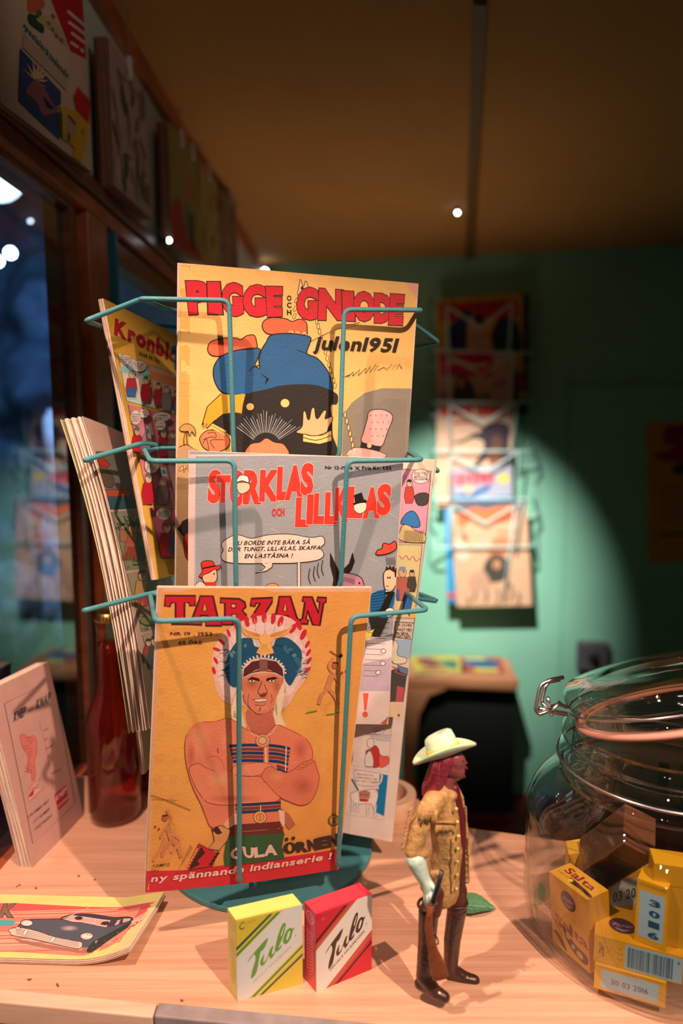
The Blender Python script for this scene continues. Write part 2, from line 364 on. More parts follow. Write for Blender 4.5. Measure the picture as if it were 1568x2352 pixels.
#@@SETTING
# ------------------------------------------------------------------ the setting
CZ = 1.88
def slab(name, p, m, kind='structure', parent=None, bv=0, **k):
    b = MB(); b.hexa(p); o = b.build(name, m, parent, kind=kind, **k)
    if bv: bevel(o, bv)
    return o
def ybk(x, off=0): return 2.45 - .19*x - off
XL, XR, YF = lambda y: -.36+.03*y, 1.25, .20
def quadslab(x0, x1, y0, y1, z0, z1): return [(x0, y0, z0), (x1, y0, z0), (x1, y1, z0), (x0, y1, z0), (x0, y0, z1), (x1, y0, z1), (x1, y1, z1), (x0, y1, z1)]
slab('floor', quadslab(-2.6, 1.4, -.2, 3.4, -.05, 0), M['floor'])
slab('ceiling', [(XL(YF)-.03, YF, CZ), (1.33, YF, CZ), (1.33, ybk(1.33), CZ), (XL(2.5)-.03, ybk(-.3), CZ)] + [(XL(YF)-.03, YF, CZ+.04), (1.33, YF, CZ+.04), (1.33, ybk(1.33), CZ+.04), (XL(2.5)-.03, ybk(-.3), CZ+.04)], M['ceil'])
slab('wall_back', [(-.30, ybk(-.3), 0), (1.33, ybk(1.33), 0), (1.33, ybk(1.33)+.05, 0), (-.30, ybk(-.3)+.05, 0), (-.30, ybk(-.3), CZ), (1.33, ybk(1.33), CZ), (1.33, ybk(1.33)+.05, CZ), (-.30, ybk(-.3)+.05, CZ)], M['wall'])
slab('wall_right', [(XR, YF, 0), (XR+.05, YF, 0), (XR+.05, ybk(1.3), 0), (XR, ybk(1.25), 0), (XR, YF, CZ), (XR+.05, YF, CZ), (XR+.05, ybk(1.3), CZ), (XR, ybk(1.25), CZ)], M['wall'])
def lw(name, y0, y1, z0, z1, m, t0=0, t1=.03, **k):   # piece of the left wall, t measured outwards (away from the room)
    p = []
    for z in (z0, z1):
        for y, t in ((y0, t1), (y0, t0), (y1, t0), (y1, t1)): p.append((XL(y)-t, y, z))
    return slab(name, p, m, **k)
YE = 2.50
lw('wall_left', YF, YE, 1.606, CZ, M['hdr'])
lw('wall_left', YF, YE, 0, .80, M['wall'])
DW = wood('dark_wood', (.26, .09, .04), (.14, .045, .02), (.04, .01, .005))
y_a, y_b = .902, .966
lw('trim_1', YF, YE, 1.564, 1.586, M['redwood'], -.012, .03, bv=.003)
lw('trim_2', YF, YE, 1.588, 1.606, DW, -.018, .03, bv=.002)
lw('trim_3', YF, YE, 1.586, 1.588, M['dark'], -.006, .03)
lw('trim_4', YF, YE, CZ-.035, CZ-.001, M['redwood'], -.012, .0)
lw('trim_5', YF, YE, .80, .845, M['redwood'], -.001, .03)
lw('trim_6', y_a, y_b, .845, 1.5640, M['redwood'], -.013, .03, bv=.003)
lw('trim_7', y_a-.034, y_a-.014, .845, 1.5555, DW, -.002, .03)
lw('trim_8', YF, y_a-.014, 1.5555, 1.5635, DW, -.002, .03)
lw('trim_9', y_b+.03, YE, 1.528, 1.559, DW, -.006, .03, bv=.003)
lw('trim_10', YE-.1, YE, .845, 1.53, M['redwood'], -.01, .03)
lw('trim_11', y_b+.019, y_b+.029, .845, 1.56, paint('blue_green_strip', '24606e'), -.016, 0)
def pane(name, y0, y1, t0, t1):
    p = []
    for z in (.845, 1.556 if y0 < .5 else 1.529):
        for y, t in ((y0, t0+.0006), (y0, t0), (y1, t1), (y1, t1+.0006)): p.append((XL(y)-t, y, z))
    slab(name, p, M['pane'])
pane('window_1', YF, y_a-.034, .027, .006); pane('window_2', y_b+.03, YE-.1, .012, .012)
# batten on the ceiling and door leaf in the back wall
a0, a1, b0, b1 = onz(1088, -10, CZ), onz(1118, -10, CZ), onz(1086, 598, CZ), onz(1066, 598, CZ)
slab('trim_12', [(a0.x, a0.y, CZ-.012), (a1.x, a1.y, CZ-.012), (b0.x, b0.y-.01, CZ-.012), (b1.x, b1.y-.01, CZ-.012), (a0.x, a0.y, CZ), (a1.x, a1.y, CZ), (b0.x, b0.y-.01, CZ), (b1.x, b1.y-.01, CZ)], paint('batten_paint', '7a4a1c', .6))
p0 = onB(1314, 886); dz = p0.z
dm = MB(); q0 = V((p0.x, ybk(p0.x), 0)); dm.box((p0.x, ybk(p0.x)-.014, .03), BU*(XR-p0.x-.01), (0, .013, 0), (0, 0, dz-.03)); dr = dm.build('door_1', M['wall'], kind='structure'); bevel(dr, .004)
fr = MB(); fr.box((p0.x-.022, ybk(p0.x-.022)-.006, .0), BU*.014, (0, .005, 0), (0, 0, dz+.02)); fr.box((p0.x-.022, ybk(p0.x-.022)-.006, dz+.008), BU*(XR-p0.x+.01), (0, .005, 0), (0, 0, .014)); fr.build('door_frame', M['wall'], dr)
# rocky dark scenery outside the window
bm = bmesh.new(); bmesh.ops.create_grid(bm, x_segments=110, y_segments=110, size=1)
for v in bm.verts:
    u, q = v.co.x, v.co.y; P = V((-1.55 + u*1.25, 2.75 + u*.35, 1.1 + q*1.25))
    d = noise.fractal(P*2.3, 1, 2, 5)*.30 + noise.noise(P*1.1)*.35
    v.co = P + V((.2, -1, 0))*d
me = bpy.data.meshes.new('cliff'); bm.to_mesh(me); bm.free(); me.materials.append(M['rock'])
obj('cliff', me, smooth=True, label='dark bluish rocky scenery seen dimly outside through the left window', cat='cliff')
for i, (x, y, Y, r, nm, lb) in enumerate(((-8, 400, 1.5, .054, 'globe_lamp', 'large glowing white globe lamp at the left edge outside the window'), (24, 581, 1.9, .014, 'small_lamp', 'small bluish white lamp outside the window, the right one under the globe'), (-5, 600, 1.9, .013, 'small_lamp', 'small bluish lamp outside the window, cut by the left edge'))):
    p = onY(x, y, Y); b = MB(); b.lathe([(r*.25, r*1.35), (r*.3, r*1.0)], p, 12); cap = None
    b2 = MB(); b2.ball(p, r, n=20, m=12); o = thing(nm, p, lb, 'lamp', 'lamps outside the window' if i else None); b2.build('bulb', M['globe'] if i == 0 else M['led'], o, smooth=True)
    b = MB(); b.lathe([(r*.3, r*.9), (r*.35, r*1.5), (r*.1, r*1.55)], p, 12); b.build('lamp_socket', M['dark'], o)
for i, (x, y, Y, rx, rz, cc, lb) in enumerate(((158, 1050, 2.05, .055, .17, (.60, .60, .66), 'pale upright rock outside the window, the lighter upper one'), (128, 1330, 2.1, .040, .20, (.34, .45, .55), 'narrow bluish rock outside the window below the pale one'), (35, 1400, 2.2, .09, .16, (.22, .26, .26), 'grey rounded rock outside the window at the lower left edge'), (150, 1500, 2.3, .10, .07, (.10, .24, .15), 'mossy green low rock outside the window behind the bottle'))):  # bluish and green shapes stand in for highlights and a pane reflection
    p = onY(x, y, Y); bm = bmesh.new(); bmesh.ops.create_icosphere(bm, subdivisions=4, radius=1)
    for v in bm.verts: q = v.co.copy(); v.co = p + V((q.x*rx, q.y*rx, q.z*rz))*(1 + .45*noise.fractal(q*1.6+V((i*7, 0, 0)), 1, 2, 4))
    me = bpy.data.meshes.new('rock'); bm.to_mesh(me); bm.free(); me.materials.append(mat('rock_surface', cc, .8, var=.5, vscale=14, bump=.5, bscale=40)); obj('rock', me, smooth=True, label=lb, cat='rock')
# glowing beads standing in for lamp reflections on the front glass
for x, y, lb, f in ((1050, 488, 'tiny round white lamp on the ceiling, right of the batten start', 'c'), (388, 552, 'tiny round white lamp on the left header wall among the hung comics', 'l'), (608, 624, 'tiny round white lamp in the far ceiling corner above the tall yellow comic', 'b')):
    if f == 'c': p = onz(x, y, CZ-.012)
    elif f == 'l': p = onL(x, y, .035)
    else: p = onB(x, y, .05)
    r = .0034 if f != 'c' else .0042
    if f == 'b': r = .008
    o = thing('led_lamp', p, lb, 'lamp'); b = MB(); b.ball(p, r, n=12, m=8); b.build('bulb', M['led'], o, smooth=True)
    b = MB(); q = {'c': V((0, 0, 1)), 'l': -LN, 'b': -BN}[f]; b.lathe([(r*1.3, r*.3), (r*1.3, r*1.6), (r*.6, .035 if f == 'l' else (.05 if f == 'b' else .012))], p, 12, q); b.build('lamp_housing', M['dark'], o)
# ------------------------------------------------------------------ the counter the things stand on
def fy(x): return .457 - .113*(x-.0035)
back = [(1.15, .52), (.34, .64), (.28, .672), (.205, .693), (.14, .709), (.105, .745), (.08, .785), (.02, .80), (-.1, .82), (-.334, .825)]
def tabletop(z0, z1, m, nm, inset=0, parent=None):
    pts = [(-.344, fy(-.344)), (1.15, fy(1.15))] + back
    n = len(pts); vs = [(x, y, z0) for x, y in pts] + [(x, y, z1) for x, y in pts]
    fs = [tuple(range(n))[::-1], tuple(range(n, 2*n))] + [(i, (i+1) % n, n+(i+1) % n, n+i) for i in range(n)]
    return obj(nm, mesh(nm, vs, fs, m), parent)
cn = thing('counter', (.2, .6, 0), 'pine topped counter with curved back edge under the wire rack and jar', 'counter')
tt = tabletop(TZ-.022, TZ, M['table'], 'tabletop', parent=cn)
def fstrip(x0, x1, y0, y1, z0, z1, m, nm, **k):
    b = MB(); b.hexa([(x0, fy(x0)+y0, z0), (x1, fy(x1)+y0, z0), (x1, fy(x1)+y1, z0), (x0, fy(x0)+y1, z0), (x0, fy(x0)+y0, z1), (x1, fy(x1)+y0, z1), (x1, fy(x1)+y1, z1), (x0, fy(x0)+y1, z1)]); o = b.build(nm, m, cn, **k); bevel(o, .0012); return o
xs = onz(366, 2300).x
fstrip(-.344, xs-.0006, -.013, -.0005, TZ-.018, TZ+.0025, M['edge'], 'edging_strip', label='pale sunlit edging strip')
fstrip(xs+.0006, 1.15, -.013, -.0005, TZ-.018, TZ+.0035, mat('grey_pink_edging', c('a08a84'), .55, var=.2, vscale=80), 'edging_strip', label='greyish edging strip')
fstrip(-.344, 1.15, -.010, .02, TZ-.075, TZ-.0185, M['ply'], 'apron')
fstrip(-.344, 1.15, .0, .012, .05, TZ-.0755, M['ply'], 'front_panel')
for x in (-.30, 1.08):
    b = MB(); b.aabb(x, .62 if x < 0 else .42, 0, x+.04, .66 if x < 0 else .46, TZ-.0225); b.build('leg', M['ply'], cn)
slab('trim_13', [(-.5, fy(-.5)-.05, TZ-.032), (1.3, fy(1.3)-.05, TZ-.032), (1.3, fy(1.3)-.0145, TZ-.032), (-.5, fy(-.5)-.0145, TZ-.032), (-.5, fy(-.5)-.05, TZ-.012), (1.3, fy(1.3)-.05, TZ-.012), (1.3, fy(1.3)-.0145, TZ-.012), (-.5, fy(-.5)-.0145, TZ-.012)], M['dark'], bv=.003)
# crumbs
b = MB(); 
for x, y in ((548, 95), (668, 122), (130, 168), (245, 180), (232, 690), (210, 812), (1260, 962), (40, 243), (395, 855)):
    p = onz(x*.3316, 1980+y*.3316); 
    for k in range(3): b.ball(p + V((random.uniform(-.0016, .0016), random.uniform(-.0016, .0016), .0006)), .0009, .0007, .0006, 5, 3)
b.build('crumbs', M['crumb'], kind='stuff', label='tiny brown crumbs scattered on the pine counter', cat='crumbs')
# ------------------------------------------------------------------ bench at the back with comics on it
bz = CAMZ - .775
A, B_, D, E_ = onz(925, 1548, bz), onz(1192, 1560, bz), onz(1165, 1506, bz), onz(935, 1503, bz)
D.y = ybk(D.x) - .012
bt = thing('bench', V((A+B_)/2)*1 - V((0, 0, bz)), 'small wooden bench against the green wall with rounded leg opening', 'bench')
b = MB(); th = V((0, 0, .045)); b.hexa([A-th, B_-th, D-th, E_-th, A, B_, D, E_]); bevel(b.build('bench_top', M['ply'], bt), .012)
# left side: plate with an opening whose corners are rounded
wv = (B_-A).normalized(); dv = V((-wv.y, wv.x, 0)); L0 = A - V((0, 0, .045)); Hh = L0.z
def side(px):  # outline of the leg board seen from the front
    return px
prof = [(0, 0), (0, Hh), (.14, Hh), (.085, Hh-.025), (.055, Hh-.09), (.045, Hh-.2), (.035, .16), (.06, .07), (.10, 0)]
vs = [L0*1 - V((0, 0, Hh)) + wv*u + V((0, 0, z)) + dv*d for d in (0, .03) for u, z in prof]; n = len(prof)
fs = [tuple(range(n))[::-1], tuple(range(n, 2*n))] + [(i, (i+1) % n, n+(i+1) % n, n+i) for i in range(n)]
obj('leg_board', mesh('leg_board', vs, fs, M['ply']), bt)
ww = (B_-A).length
b = MB(); b.box(L0 - V((0, 0, Hh)) + wv*(ww-.03) + dv*.06, wv*.028, dv*.025, (0, 0, Hh)); b.build('leg_board', M['ply'], bt)
b = MB(); b.box(L0 - V((0, 0, Hh-.02)) + wv*.05 + dv*.045, wv*(ww-.052), dv*.006, (0, 0, Hh-.02)); b.build('back_cloth', M['darkgreen'], bt)  # near-black sheet filling the leg opening
def bench_mag(cs, base, arts, label):
    q = [onz(x, y, bz+.006) for x, y in cs]; s = Sheet(q[0], q[1]-q[0], q[3]-q[0], (0, 0, 1), base=base, face=(0, 0, 1)); s.raw = True
    for a in arts: getattr(s, a[0])(*a[1:])
    magazine(s, 'comic_magazine', label, .005, 2, grow=.002)
bench_mag([(940, 1508), (1050, 1506), (1058, 1540), (955, 1546)], 'c9a23a', [('Sm', [(.1, .2), (.4, .1), (.6, .5), (.3, .7)], '8c3a3a'), ('Sm', [(.5, .4), (.9, .3), (.8, .8)], '3d6a58'), ('R', .1, .75, .6, .9, 'b04a3a')], 'yellow and brown comic lying left on the bench top')
bench_mag([(1056, 1508), (1150, 1510), (1158, 1543), (1060, 1544)], 'b8452e', [('Sm', [(.05, .3), (.5, .1), (.95, .4), (.7, .7), (.2, .6)], '2c5878'), ('R', .3, .72, .85, .92, 'dcb93c'), ('R', .1, .05, .6, .2, 'd8c060')], 'red, blue and yellow comic lying right on the bench top')
# electric box, poster
p = onB(1322, 1528); o = thing('switch_box', p, 'grey metal switch box low on the green wall by the door', 'switch'); b = MB()
q = onB(1322, 1466); q2 = onB(1395, 1466); w_ = (q2-q).length; h_ = (q-onB(1322, 1530)).length
b.box(q - V((0, 0, h_)) + BN*.014, BU*w_, -BN*-.035, (0, 0, h_)); bevel(b.build('box_body', M['grey'], o), .006)
for u, v_ in ((.2, .85), (.8, .85), (.2, .15), (.8, .15)):
    b = MB(); b.lathe([(.005, 0), (.005, .003), (.003, .004)], q - V((0, 0, h_*(1-v_))) + BU*w_*u + BN*.049, 10, BN); b.build('screw', M['steel'], o)
b = MB(); b.lathe([(.018, 0), (.018, .006), (.012, .012), (.011, .024), (.002, .026)], q - V((0, 0, h_*.5)) + BU*w_*.5 + BN*.049, 16, BN); b.build('knob', M['dark'], o)
q = [onB(x, y, .0165) for x, y in ((1484, 972), (1620, 965), (1628, 1296), (1490, 1292))]
s = Sheet(q[0], q[1]-q[0], q[3]-q[0], (1200, 560, .39957), base='c87a2c')
s.Sm([(810, 1080), (850, 1045), (1000, 1040), (1200, 1060), (1200, 1130), (900, 1120), (820, 1130)], '8c1230'); s.Sm([(800, 1150), (850, 1125), (960, 1130), (950, 1155), (860, 1150)], '6a1430')
s.Sm([(760, 1205), (850, 1180), (920, 1125), (1200, 1130), (1200, 1250), (950, 1260), (800, 1245)], 'a01020'); s.E(900, 1300, 40, 30, '2a3050'); s.E(960, 1285, 60, 45, '2a3050')
for i in range(5): s.R(790, 1400+i*44, 1190, 1412+i*44, 'a85a24')
s.L([(785, 1680), (830, 1665), (880, 1670), (1000, 1660)], 16, '40301c', True)
pr = thing('poster', s.O + s.W, 'orange poster with red top on the door at the right edge', 'poster'); s.build('poster_print', pr); leafsheet(s, 'poster_sheet', pr, -.0001, -.001)
#@@OBJ
# ------------------------------------------------------------------ the wire rack
RX, RY = -.0755, .6782
rk = thing('magazine_rack', (RX, RY, TZ), 'teal lacquered wire magazine rack with round base standing on the counter', 'magazine rack')
b = MB(); b.lathe([(.0005, 0), (.1065, 0), (.108, .001), (.108, .0045), (.107, .0055), (.0005, .0055)], (RX, RY, TZ), 96); auto_smooth(b.build('base_disc', M['teal'], rk), 30)
b = MB(); b.tube([(RX, RY+.005, TZ+.007), (RX, RY+.005, 1.41)], .005, 12); b.build('pole', M['teal'], rk, smooth=True)
b = MB(); b.lathe([(.0005, .0053), (.016, .0053), (.014, .012), (.0055, .016)], (RX, RY+.005, TZ), 24); b.build('pole_collar', M['teal'], rk, smooth=True)
def wire(pts, nm='wire', r=.0021, rad=.007, m=None, parent=None):
    P = [onY(*p) if len(p) == 3 and p[0] > 20 else V(p) for p in pts]
    b = MB(); b.tube(bend_path(P, rad), r, 10); return b.build(nm, m or M['teal'], parent or rk, smooth=True)
yb = RY+.03
# front pockets (upper, middle, lower), each made of a left and a right bent wire
wire([(RX-.004, yb, 1.395), (388, 711, .69), (320, 686, .575), (526, 690, .585), (537, 1045, .60), (RX-.02, .66, 1.255)], 'pocket_wire')
wire([(RX+.004, yb, 1.395), (942, 716, .72), (967, 712, .612), (790, 711, .603), (779, 1052, .61), (RX+.02, .67, 1.255)], 'pocket_wire')
wire([(RX-.004, yb, 1.262), (440, 1029, .64), (330, 1030, .63), (345, 1059, .545), (538, 1058, .552), (542, 1352, .560), (RX-.02, .64, 1.125)], 'pocket_wire')
wire([(RX+.004, yb, 1.262), (936, 1034, .655), (969, 1056, .575), (797, 1059, .558), (782, 1350, .578), (RX+.02, .64, 1.125)], 'pocket_wire')
wire([(RX-.004, yb, 1.13), (420, 1363, .60), (344, 1364, .59), (357, 1427, .484), (548, 1421, .508), (550, 2027, .547), (560, 1985, .60)], 'pocket_wire')
wire([(RX+.004, yb, 1.13), (917, 1350, .64), (982, 1401, .562), (806, 1416, .536), (776, 1990, .575), (770, 1960, .62)], 'pocket_wire')
# side pockets
wire([(RX-.006, RY, 1.408), (420, 688, .655), (325, 686, .60), (197, 737, .555), (238, 752, .665), (330, 745, .82), (RX-.006, RY+.06, 1.385)], 'side_wire')
wire([(RX-.006, RY, 1.27), (405, 1029, .655), (330, 1017, .62), (194, 1057, .545), (232, 1060, .68), (300, 1050, .80), (RX-.006, RY+.06, 1.25)], 'side_wire')
wire([(RX-.006, RY, 1.14), (350, 1362, .60), (191, 1403, .525), (232, 1392, .66), (300, 1370, .78), (RX-.006, RY+.06, 1.12)], 'side_wire')
wire([(RX+.006, RY+.05, 1.40), (948, 742, .70), (1008, 786, .70), (950, 797, .80), (RX+.006, RY+.09, 1.385)], 'side_wire')
wire([(RX+.006, RY+.04, 1.27), (938, 1038, .665), (1008, 1082, .64), (955, 1078, .74), (RX+.006, RY+.09, 1.25)], 'side_wire')
wire([(RX+.006, RY+.03, 1.14), (925, 1350, .655), (1009, 1382, .625), (925, 1370, .645), (RX+.006, RY+.07, 1.12)], 'side_wire')
for z in (1.395, 1.262, 1.13):
    for sx in (-1, 1):
        wire([(RX, RY+.007, z), (RX+sx*.05, RY+.07, z), (RX+sx*.055, RY+.15, z-.005), (RX+sx*.012, RY+.15, z-.005), (RX+sx*.012, RY+.12, z-.12), (RX, RY+.02, z-.13)], 'rear_wire')
for sx in (-1, 1):
    b = MB(); b.tube([(RX+sx*.02, yb, 1.412), (RX+sx*.02, yb, .92), (RX, RY+.01, .90)], .002, 8); b.build('upright_wire', M['teal'], rk, smooth=True)
# ------------------------------------------------------------------ printed magazines on the rack
def bendf(a, ph=0, b=0): return lambda u, v: a*sin(pi*u)*(.6+.4*sin(v*3+ph)) + b*(v*v-.5*v)
# --- tall yellow album, upper front pocket
s = Sheet((-.1365, .5926, 1.424), V((.9787, .2019, -.0371))*.21, V((-.0478, .0486, -.9977))*.3014, (400, 590, .3699), bendf(.0015), base='ecae62')
A = s
s.P([(20, 30), (102, 30), (92, 2300), (10, 2300)], 'dd9a4c'); s.L([(103, 50), (96, 1250), (85, 2100)], 3, 'f0bd78')
s.L([(36, 40), (20, 1200), (12, 2050)], 9, 'e8ac88'); s.L([(30, 44), (600, 72), (1100, 115), (1512, 156)], 7, 'e9ae84'); s.L([(1512, 150), (1480, 700), (1448, 1240)], 7, 'f2c19c')
s.P([(1425, 148), (1515, 155), (1508, 265), (1470, 215)], 'e89a80')
for y in (215, 465, 780, 860, 1030, 1180): s.L([(26, y), (102, y+5)], 2, 'c07f3c')
s.Sm([(765, 235), (770, 200), (782, 140), (800, 185), (815, 150), (830, 195), (800, 250)], 'eab183', K0, 4); s.E(793, 195, 8, 12, K0)
def rope(p, r=13):
    for (x0, y0), (x1, y1) in zip(p, p[1:]):
        n = max(1, int(sqrt((x1-x0)**2+(y1-y0)**2)/32))
        for i in range(n): t = (i+.5)/n; s.E(x0+(x1-x0)*t, y0+(y1-y0)*t, 19, r*.62, 'eebc70', K0, 3.5, math.degrees(math.atan2(y1-y0, x1-x0))+20, 10)
rope([(742, 392), (752, 300), (765, 240)]); rope([(880, 385), (905, 480), (932, 570), (965, 690), (1000, 815)]); rope([(1052, 960), (1085, 1080), (1118, 1220)])
def blk(ch, q): A.B([ch], [q], 'c8202c', .075, K0, .022)
for ch, q in zip('PIGGE', [[(70, 150), (212, 150), (218, 352), (92, 358)], [(205, 155), (283, 155), (300, 357), (212, 355)], [(288, 160), (424, 163), (430, 368), (305, 370)], [(428, 172), (573, 176), (578, 372), (425, 374)], [(566, 184), (672, 186), (668, 370), (578, 374)]]): blk(ch, q)
for ch, q in zip('GNIODE', [[(762, 190), (890, 192), (905, 390), (755, 396)], [(898, 196), (1048, 208), (1050, 395), (890, 392)], [(1040, 212), (1110, 216), (1120, 400), (1045, 396)], [(1108, 212), (1243, 220), (1245, 400), (1115, 404)], [(1240, 225), (1350, 232), (1345, 412), (1240, 410)], [(1342, 230), (1430, 236), (1416, 426), (1328, 422)]]): blk(ch, q)
for ch, y in (('O', 272), ('C', 315), ('H', 360)): s.T(ch, 698, y, 726, y, 32, K0, .03)
# tumbling clothes: red shoes, blue trousers, black coat
s.Sm([(545, 430), (560, 395), (610, 378), (690, 385), (730, 402), (775, 388), (815, 405), (823, 450), (812, 488), (705, 475), (600, 482), (560, 465)], 'e0603c', K0, 6)
s.L([(708, 470), (725, 462), (745, 482), (765, 464), (785, 488), (805, 470), (822, 490)], 5, 'f0c890', True)
s.Sm([(207, 575), (225, 530), (290, 508), (380, 505), (412, 515), (450, 490), (495, 488), (510, 530), (505, 570), (400, 580), (330, 605), (270, 618), (225, 608)], 'e0603c', K0, 6)
s.Sm([(600, 488), (700, 476), (836, 495), (838, 540), (822, 600), (885, 630), (945, 700), (970, 770), (978, 850), (900, 805), (780, 795), (650, 805), (540, 838), (460, 852), (360, 856), (290, 835), (250, 770), (243, 700), (262, 650), (300, 612), (400, 578), (526, 570), (522, 620), (500, 672), (530, 690), (525, 640), (540, 580), (570, 530)], '26567e', K0, 7)
s.L([(528, 672), (480, 690), (468, 712)], 6, K0, True); s.P([(530, 690), (540, 725), (588, 758), (562, 798), (570, 755), (540, 730)], K0); s.L([(758, 578), (818, 600)], 5, K0)
s.Sm([(455, 850), (560, 825), (680, 797), (800, 792), (900, 802), (1000, 845), (1015, 880), (1005, 915), (970, 920), (975, 1000), (980, 1100), (970, 1250), (430, 1250), (380, 1170), (370, 1120), (415, 980), (430, 900)], '2a2420')
s.Sm([(235, 1025), (300, 975), (370, 968), (420, 980), (400, 1060), (380, 1120), (330, 1095)], '2a2420'); s.E(470, 930, 23, 22, 'f0b86c'); s.E(686, 908, 27, 26, 'f0b86c')
s.P([(290, 850), (205, 930), (165, 1060), (185, 1040), (200, 1065), (245, 1020), (300, 975), (370, 965), (410, 970), (435, 880), (440, 850), (360, 858)], 'c89628'); s.L([(290, 850), (205, 930), (172, 1045), (182, 1030), (180, 1066), (205, 1035), (200, 1066), (255, 1012)], 5, K0)
s.Sm([(160, 1120), (200, 1080), (260, 1078), (330, 1110), (345, 1150), (320, 1190), (250, 1215), (190, 1190), (165, 1155)], 'e0784c', K0, 5)
for p in ([(205, 1095), (250, 1090), (262, 1118)], [(180, 1135), (225, 1118), (262, 1125)], [(178, 1160), (200, 1130), (215, 1200)], [(250, 1190), (225, 1140), (305, 1135)]): s.L(p, 4, K0, True)
s.L([(235, 1040), (320, 1085)], 12, 'f0b860'); s.L([(226, 1060), (318, 1105)], 6, 'f0b860')
s.Sm([(755, 1085), (790, 1055), (796, 1010), (800, 960), (815, 965), (825, 1005), (838, 1005), (850, 945), (868, 940), (875, 990), (890, 1003), (925, 955), (942, 960), (935, 1005), (975, 990), (980, 1010), (955, 1060), (935, 1100), (860, 1110), (800, 1100), (770, 1095)], 'f2aa74', K0, 5)
s.P([(800, 1098), (880, 1110), (972, 1075), (974, 1140), (900, 1160), (798, 1145)], 'f0c070'); s.L([(800, 1120), (880, 1138), (972, 1108)], 5, K0, True); s.L([(800, 1098), (880, 1110), (972, 1076)], 5, K0, True)
for i in range(26):
    a = -2.6 + i*.083; r0 = 90; r1 = 150 + 50*random.random(); s.L([(570+cos(a)*r0, 1180+sin(a)*r0), (580+cos(a)*(r1+40), 1150+sin(a)*r1)], 4, '6a7c90' if i % 2 else 'c8a890')
s.Sm([(440, 1230), (470, 1165), (530, 1150), (570, 1125), (620, 1150), (680, 1165), (705, 1235), (560, 1250)], 'ea8458', K0, 4)
# second figure: hill and pink hat
s.P([(1050, 975), (1100, 905), (1180, 845), (1290, 815), (1470, 818), (1448, 1260), (1040, 1260)], '8a7a6a')
for i in range(34): s.L([(1075+i*11, 1000-i*5 if i < 20 else 880), (1060+i*11, 1250)], 1.6, '76685a')
rope([(1052, 960), (1085, 1080), (1118, 1220)])
s.Sm([(1205, 965), (1240, 948), (1300, 950), (1345, 975), (1352, 1010), (1320, 1090), (1285, 1175), (1220, 1165), (1160, 1145), (1175, 1080), (1195, 1010)], 'eda49a', K0, 5)
for i in range(16): s.E(1215+(i % 4)*34+(i//4 % 2)*12, 985+(i//4)*42, 3, 5, '704038')
s.P([(1158, 1148), (1220, 1168), (1285, 1175), (1272, 1205), (1150, 1190)], '2a2420'); s.E(1208, 1170, 14, 16, 'e8c890'); s.Sm([(1100, 1190), (1170, 1186), (1290, 1215), (1300, 1245), (1090, 1250)], 'eda49a', K0, 4)
s.L([(1070, 1230), (1090, 1200), (1110, 1225), (1120, 1190)], 6, 'f0d0a0')
s.L([(1150, 408), (1050, 435), (960, 470), (900, 498), (840, 530)], 3, K0, True)
s.T('julen1951', 862, 572, 1375, 590, 84, K0, .035, sh=22)
s.L([(1055, 745), (1090, 732), (1075, 745), (1110, 715), (1105, 740), (1150, 700), (1140, 738), (1190, 690), (1185, 725), (1215, 680), (1215, 715), (1250, 665), (1240, 712), (1262, 672), (1262, 705), (1300, 685), (1320, 700), (1350, 665), (1352, 700), (1372, 670), (1380, 697), (1395, 665), (1412, 695)], 4, K0)
s.Sm([(35, 1060), (60, 1040), (100, 1040), (130, 1070), (128, 1110), (110, 1085), (95, 1112), (85, 1082), (70, 1085), (40, 1080)], 'b8884c', K0, 4); s.L([(72, 1085), (60, 1130), (62, 1172)], 4, K0, True); s.L([(80, 1085), (78, 1130), (82, 1170)], 4, K0, True); s.L([(30, 1180), (75, 1165), (120, 1190), (180, 1216)], 4, K0, True)
s.P([(22, 1190), (75, 1170), (120, 1190), (180, 1218), (150, 1300), (130, 2100), (10, 2100)], 'b98d62')
s.Sm([(30, 1330), (55, 1295), (60, 1340), (85, 1290), (90, 1340), (118, 1300)], 'c99868', K0, 3); s.P([(20, 1690), (50, 1640), (90, 1620), (90, 1760), (60, 1740)], '2a2420'); s.Sm([(60, 1740), (100, 1720), (110, 1880), (70, 1860)], 'b83028', K0, 5)
magazine(s, 'comic_album', 'tall yellow comic album with puffy red title and blue trousers, rack top', .006, 6, nu=12, nv=12)
# --- light grey comic, middle front pocket
s = Sheet((-.1259, .5682, 1.2672), V((.9977, .0552, -.0384))*.178, V((-.0415, .0573, -.9975))*.2401, (400, 1020, .39541), bendf(.0012, 1), base='9a9594')
A = s
s.L([(88, 66), (600, 62), (1334, 72)], 10, 'e8c4b0'); s.P([(88, 60), (128, 60), (118, 1640), (75, 1640)], 'd8b4a8'); s.L([(128, 66), (118, 820), (112, 1600)], 3, '8a8684'); s.L([(1336, 66), (1290, 800), (1236, 1640)], 6, 'e8d0c4')
for i in range(30):
    x, y = random.uniform(130, 1300), random.uniform(80, 800); a = random.uniform(-.6, .6); l = random.uniform(20, 70); s.L([(x, y), (x+l*cos(a), y+l*sin(a))], 2, 'c8c3c0')
for ch, q in zip('STORKLAS', [(192, 148, 268, 345), (240, 180, 322, 342), (318, 150, 408, 368), (398, 150, 508, 350), (492, 148, 610, 334), (592, 130, 668, 326), (640, 122, 750, 326), (730, 108, 806, 300)]): s.B([ch], [q], 'ee3a2c', .065, 'f0c8b8', .012, 8)
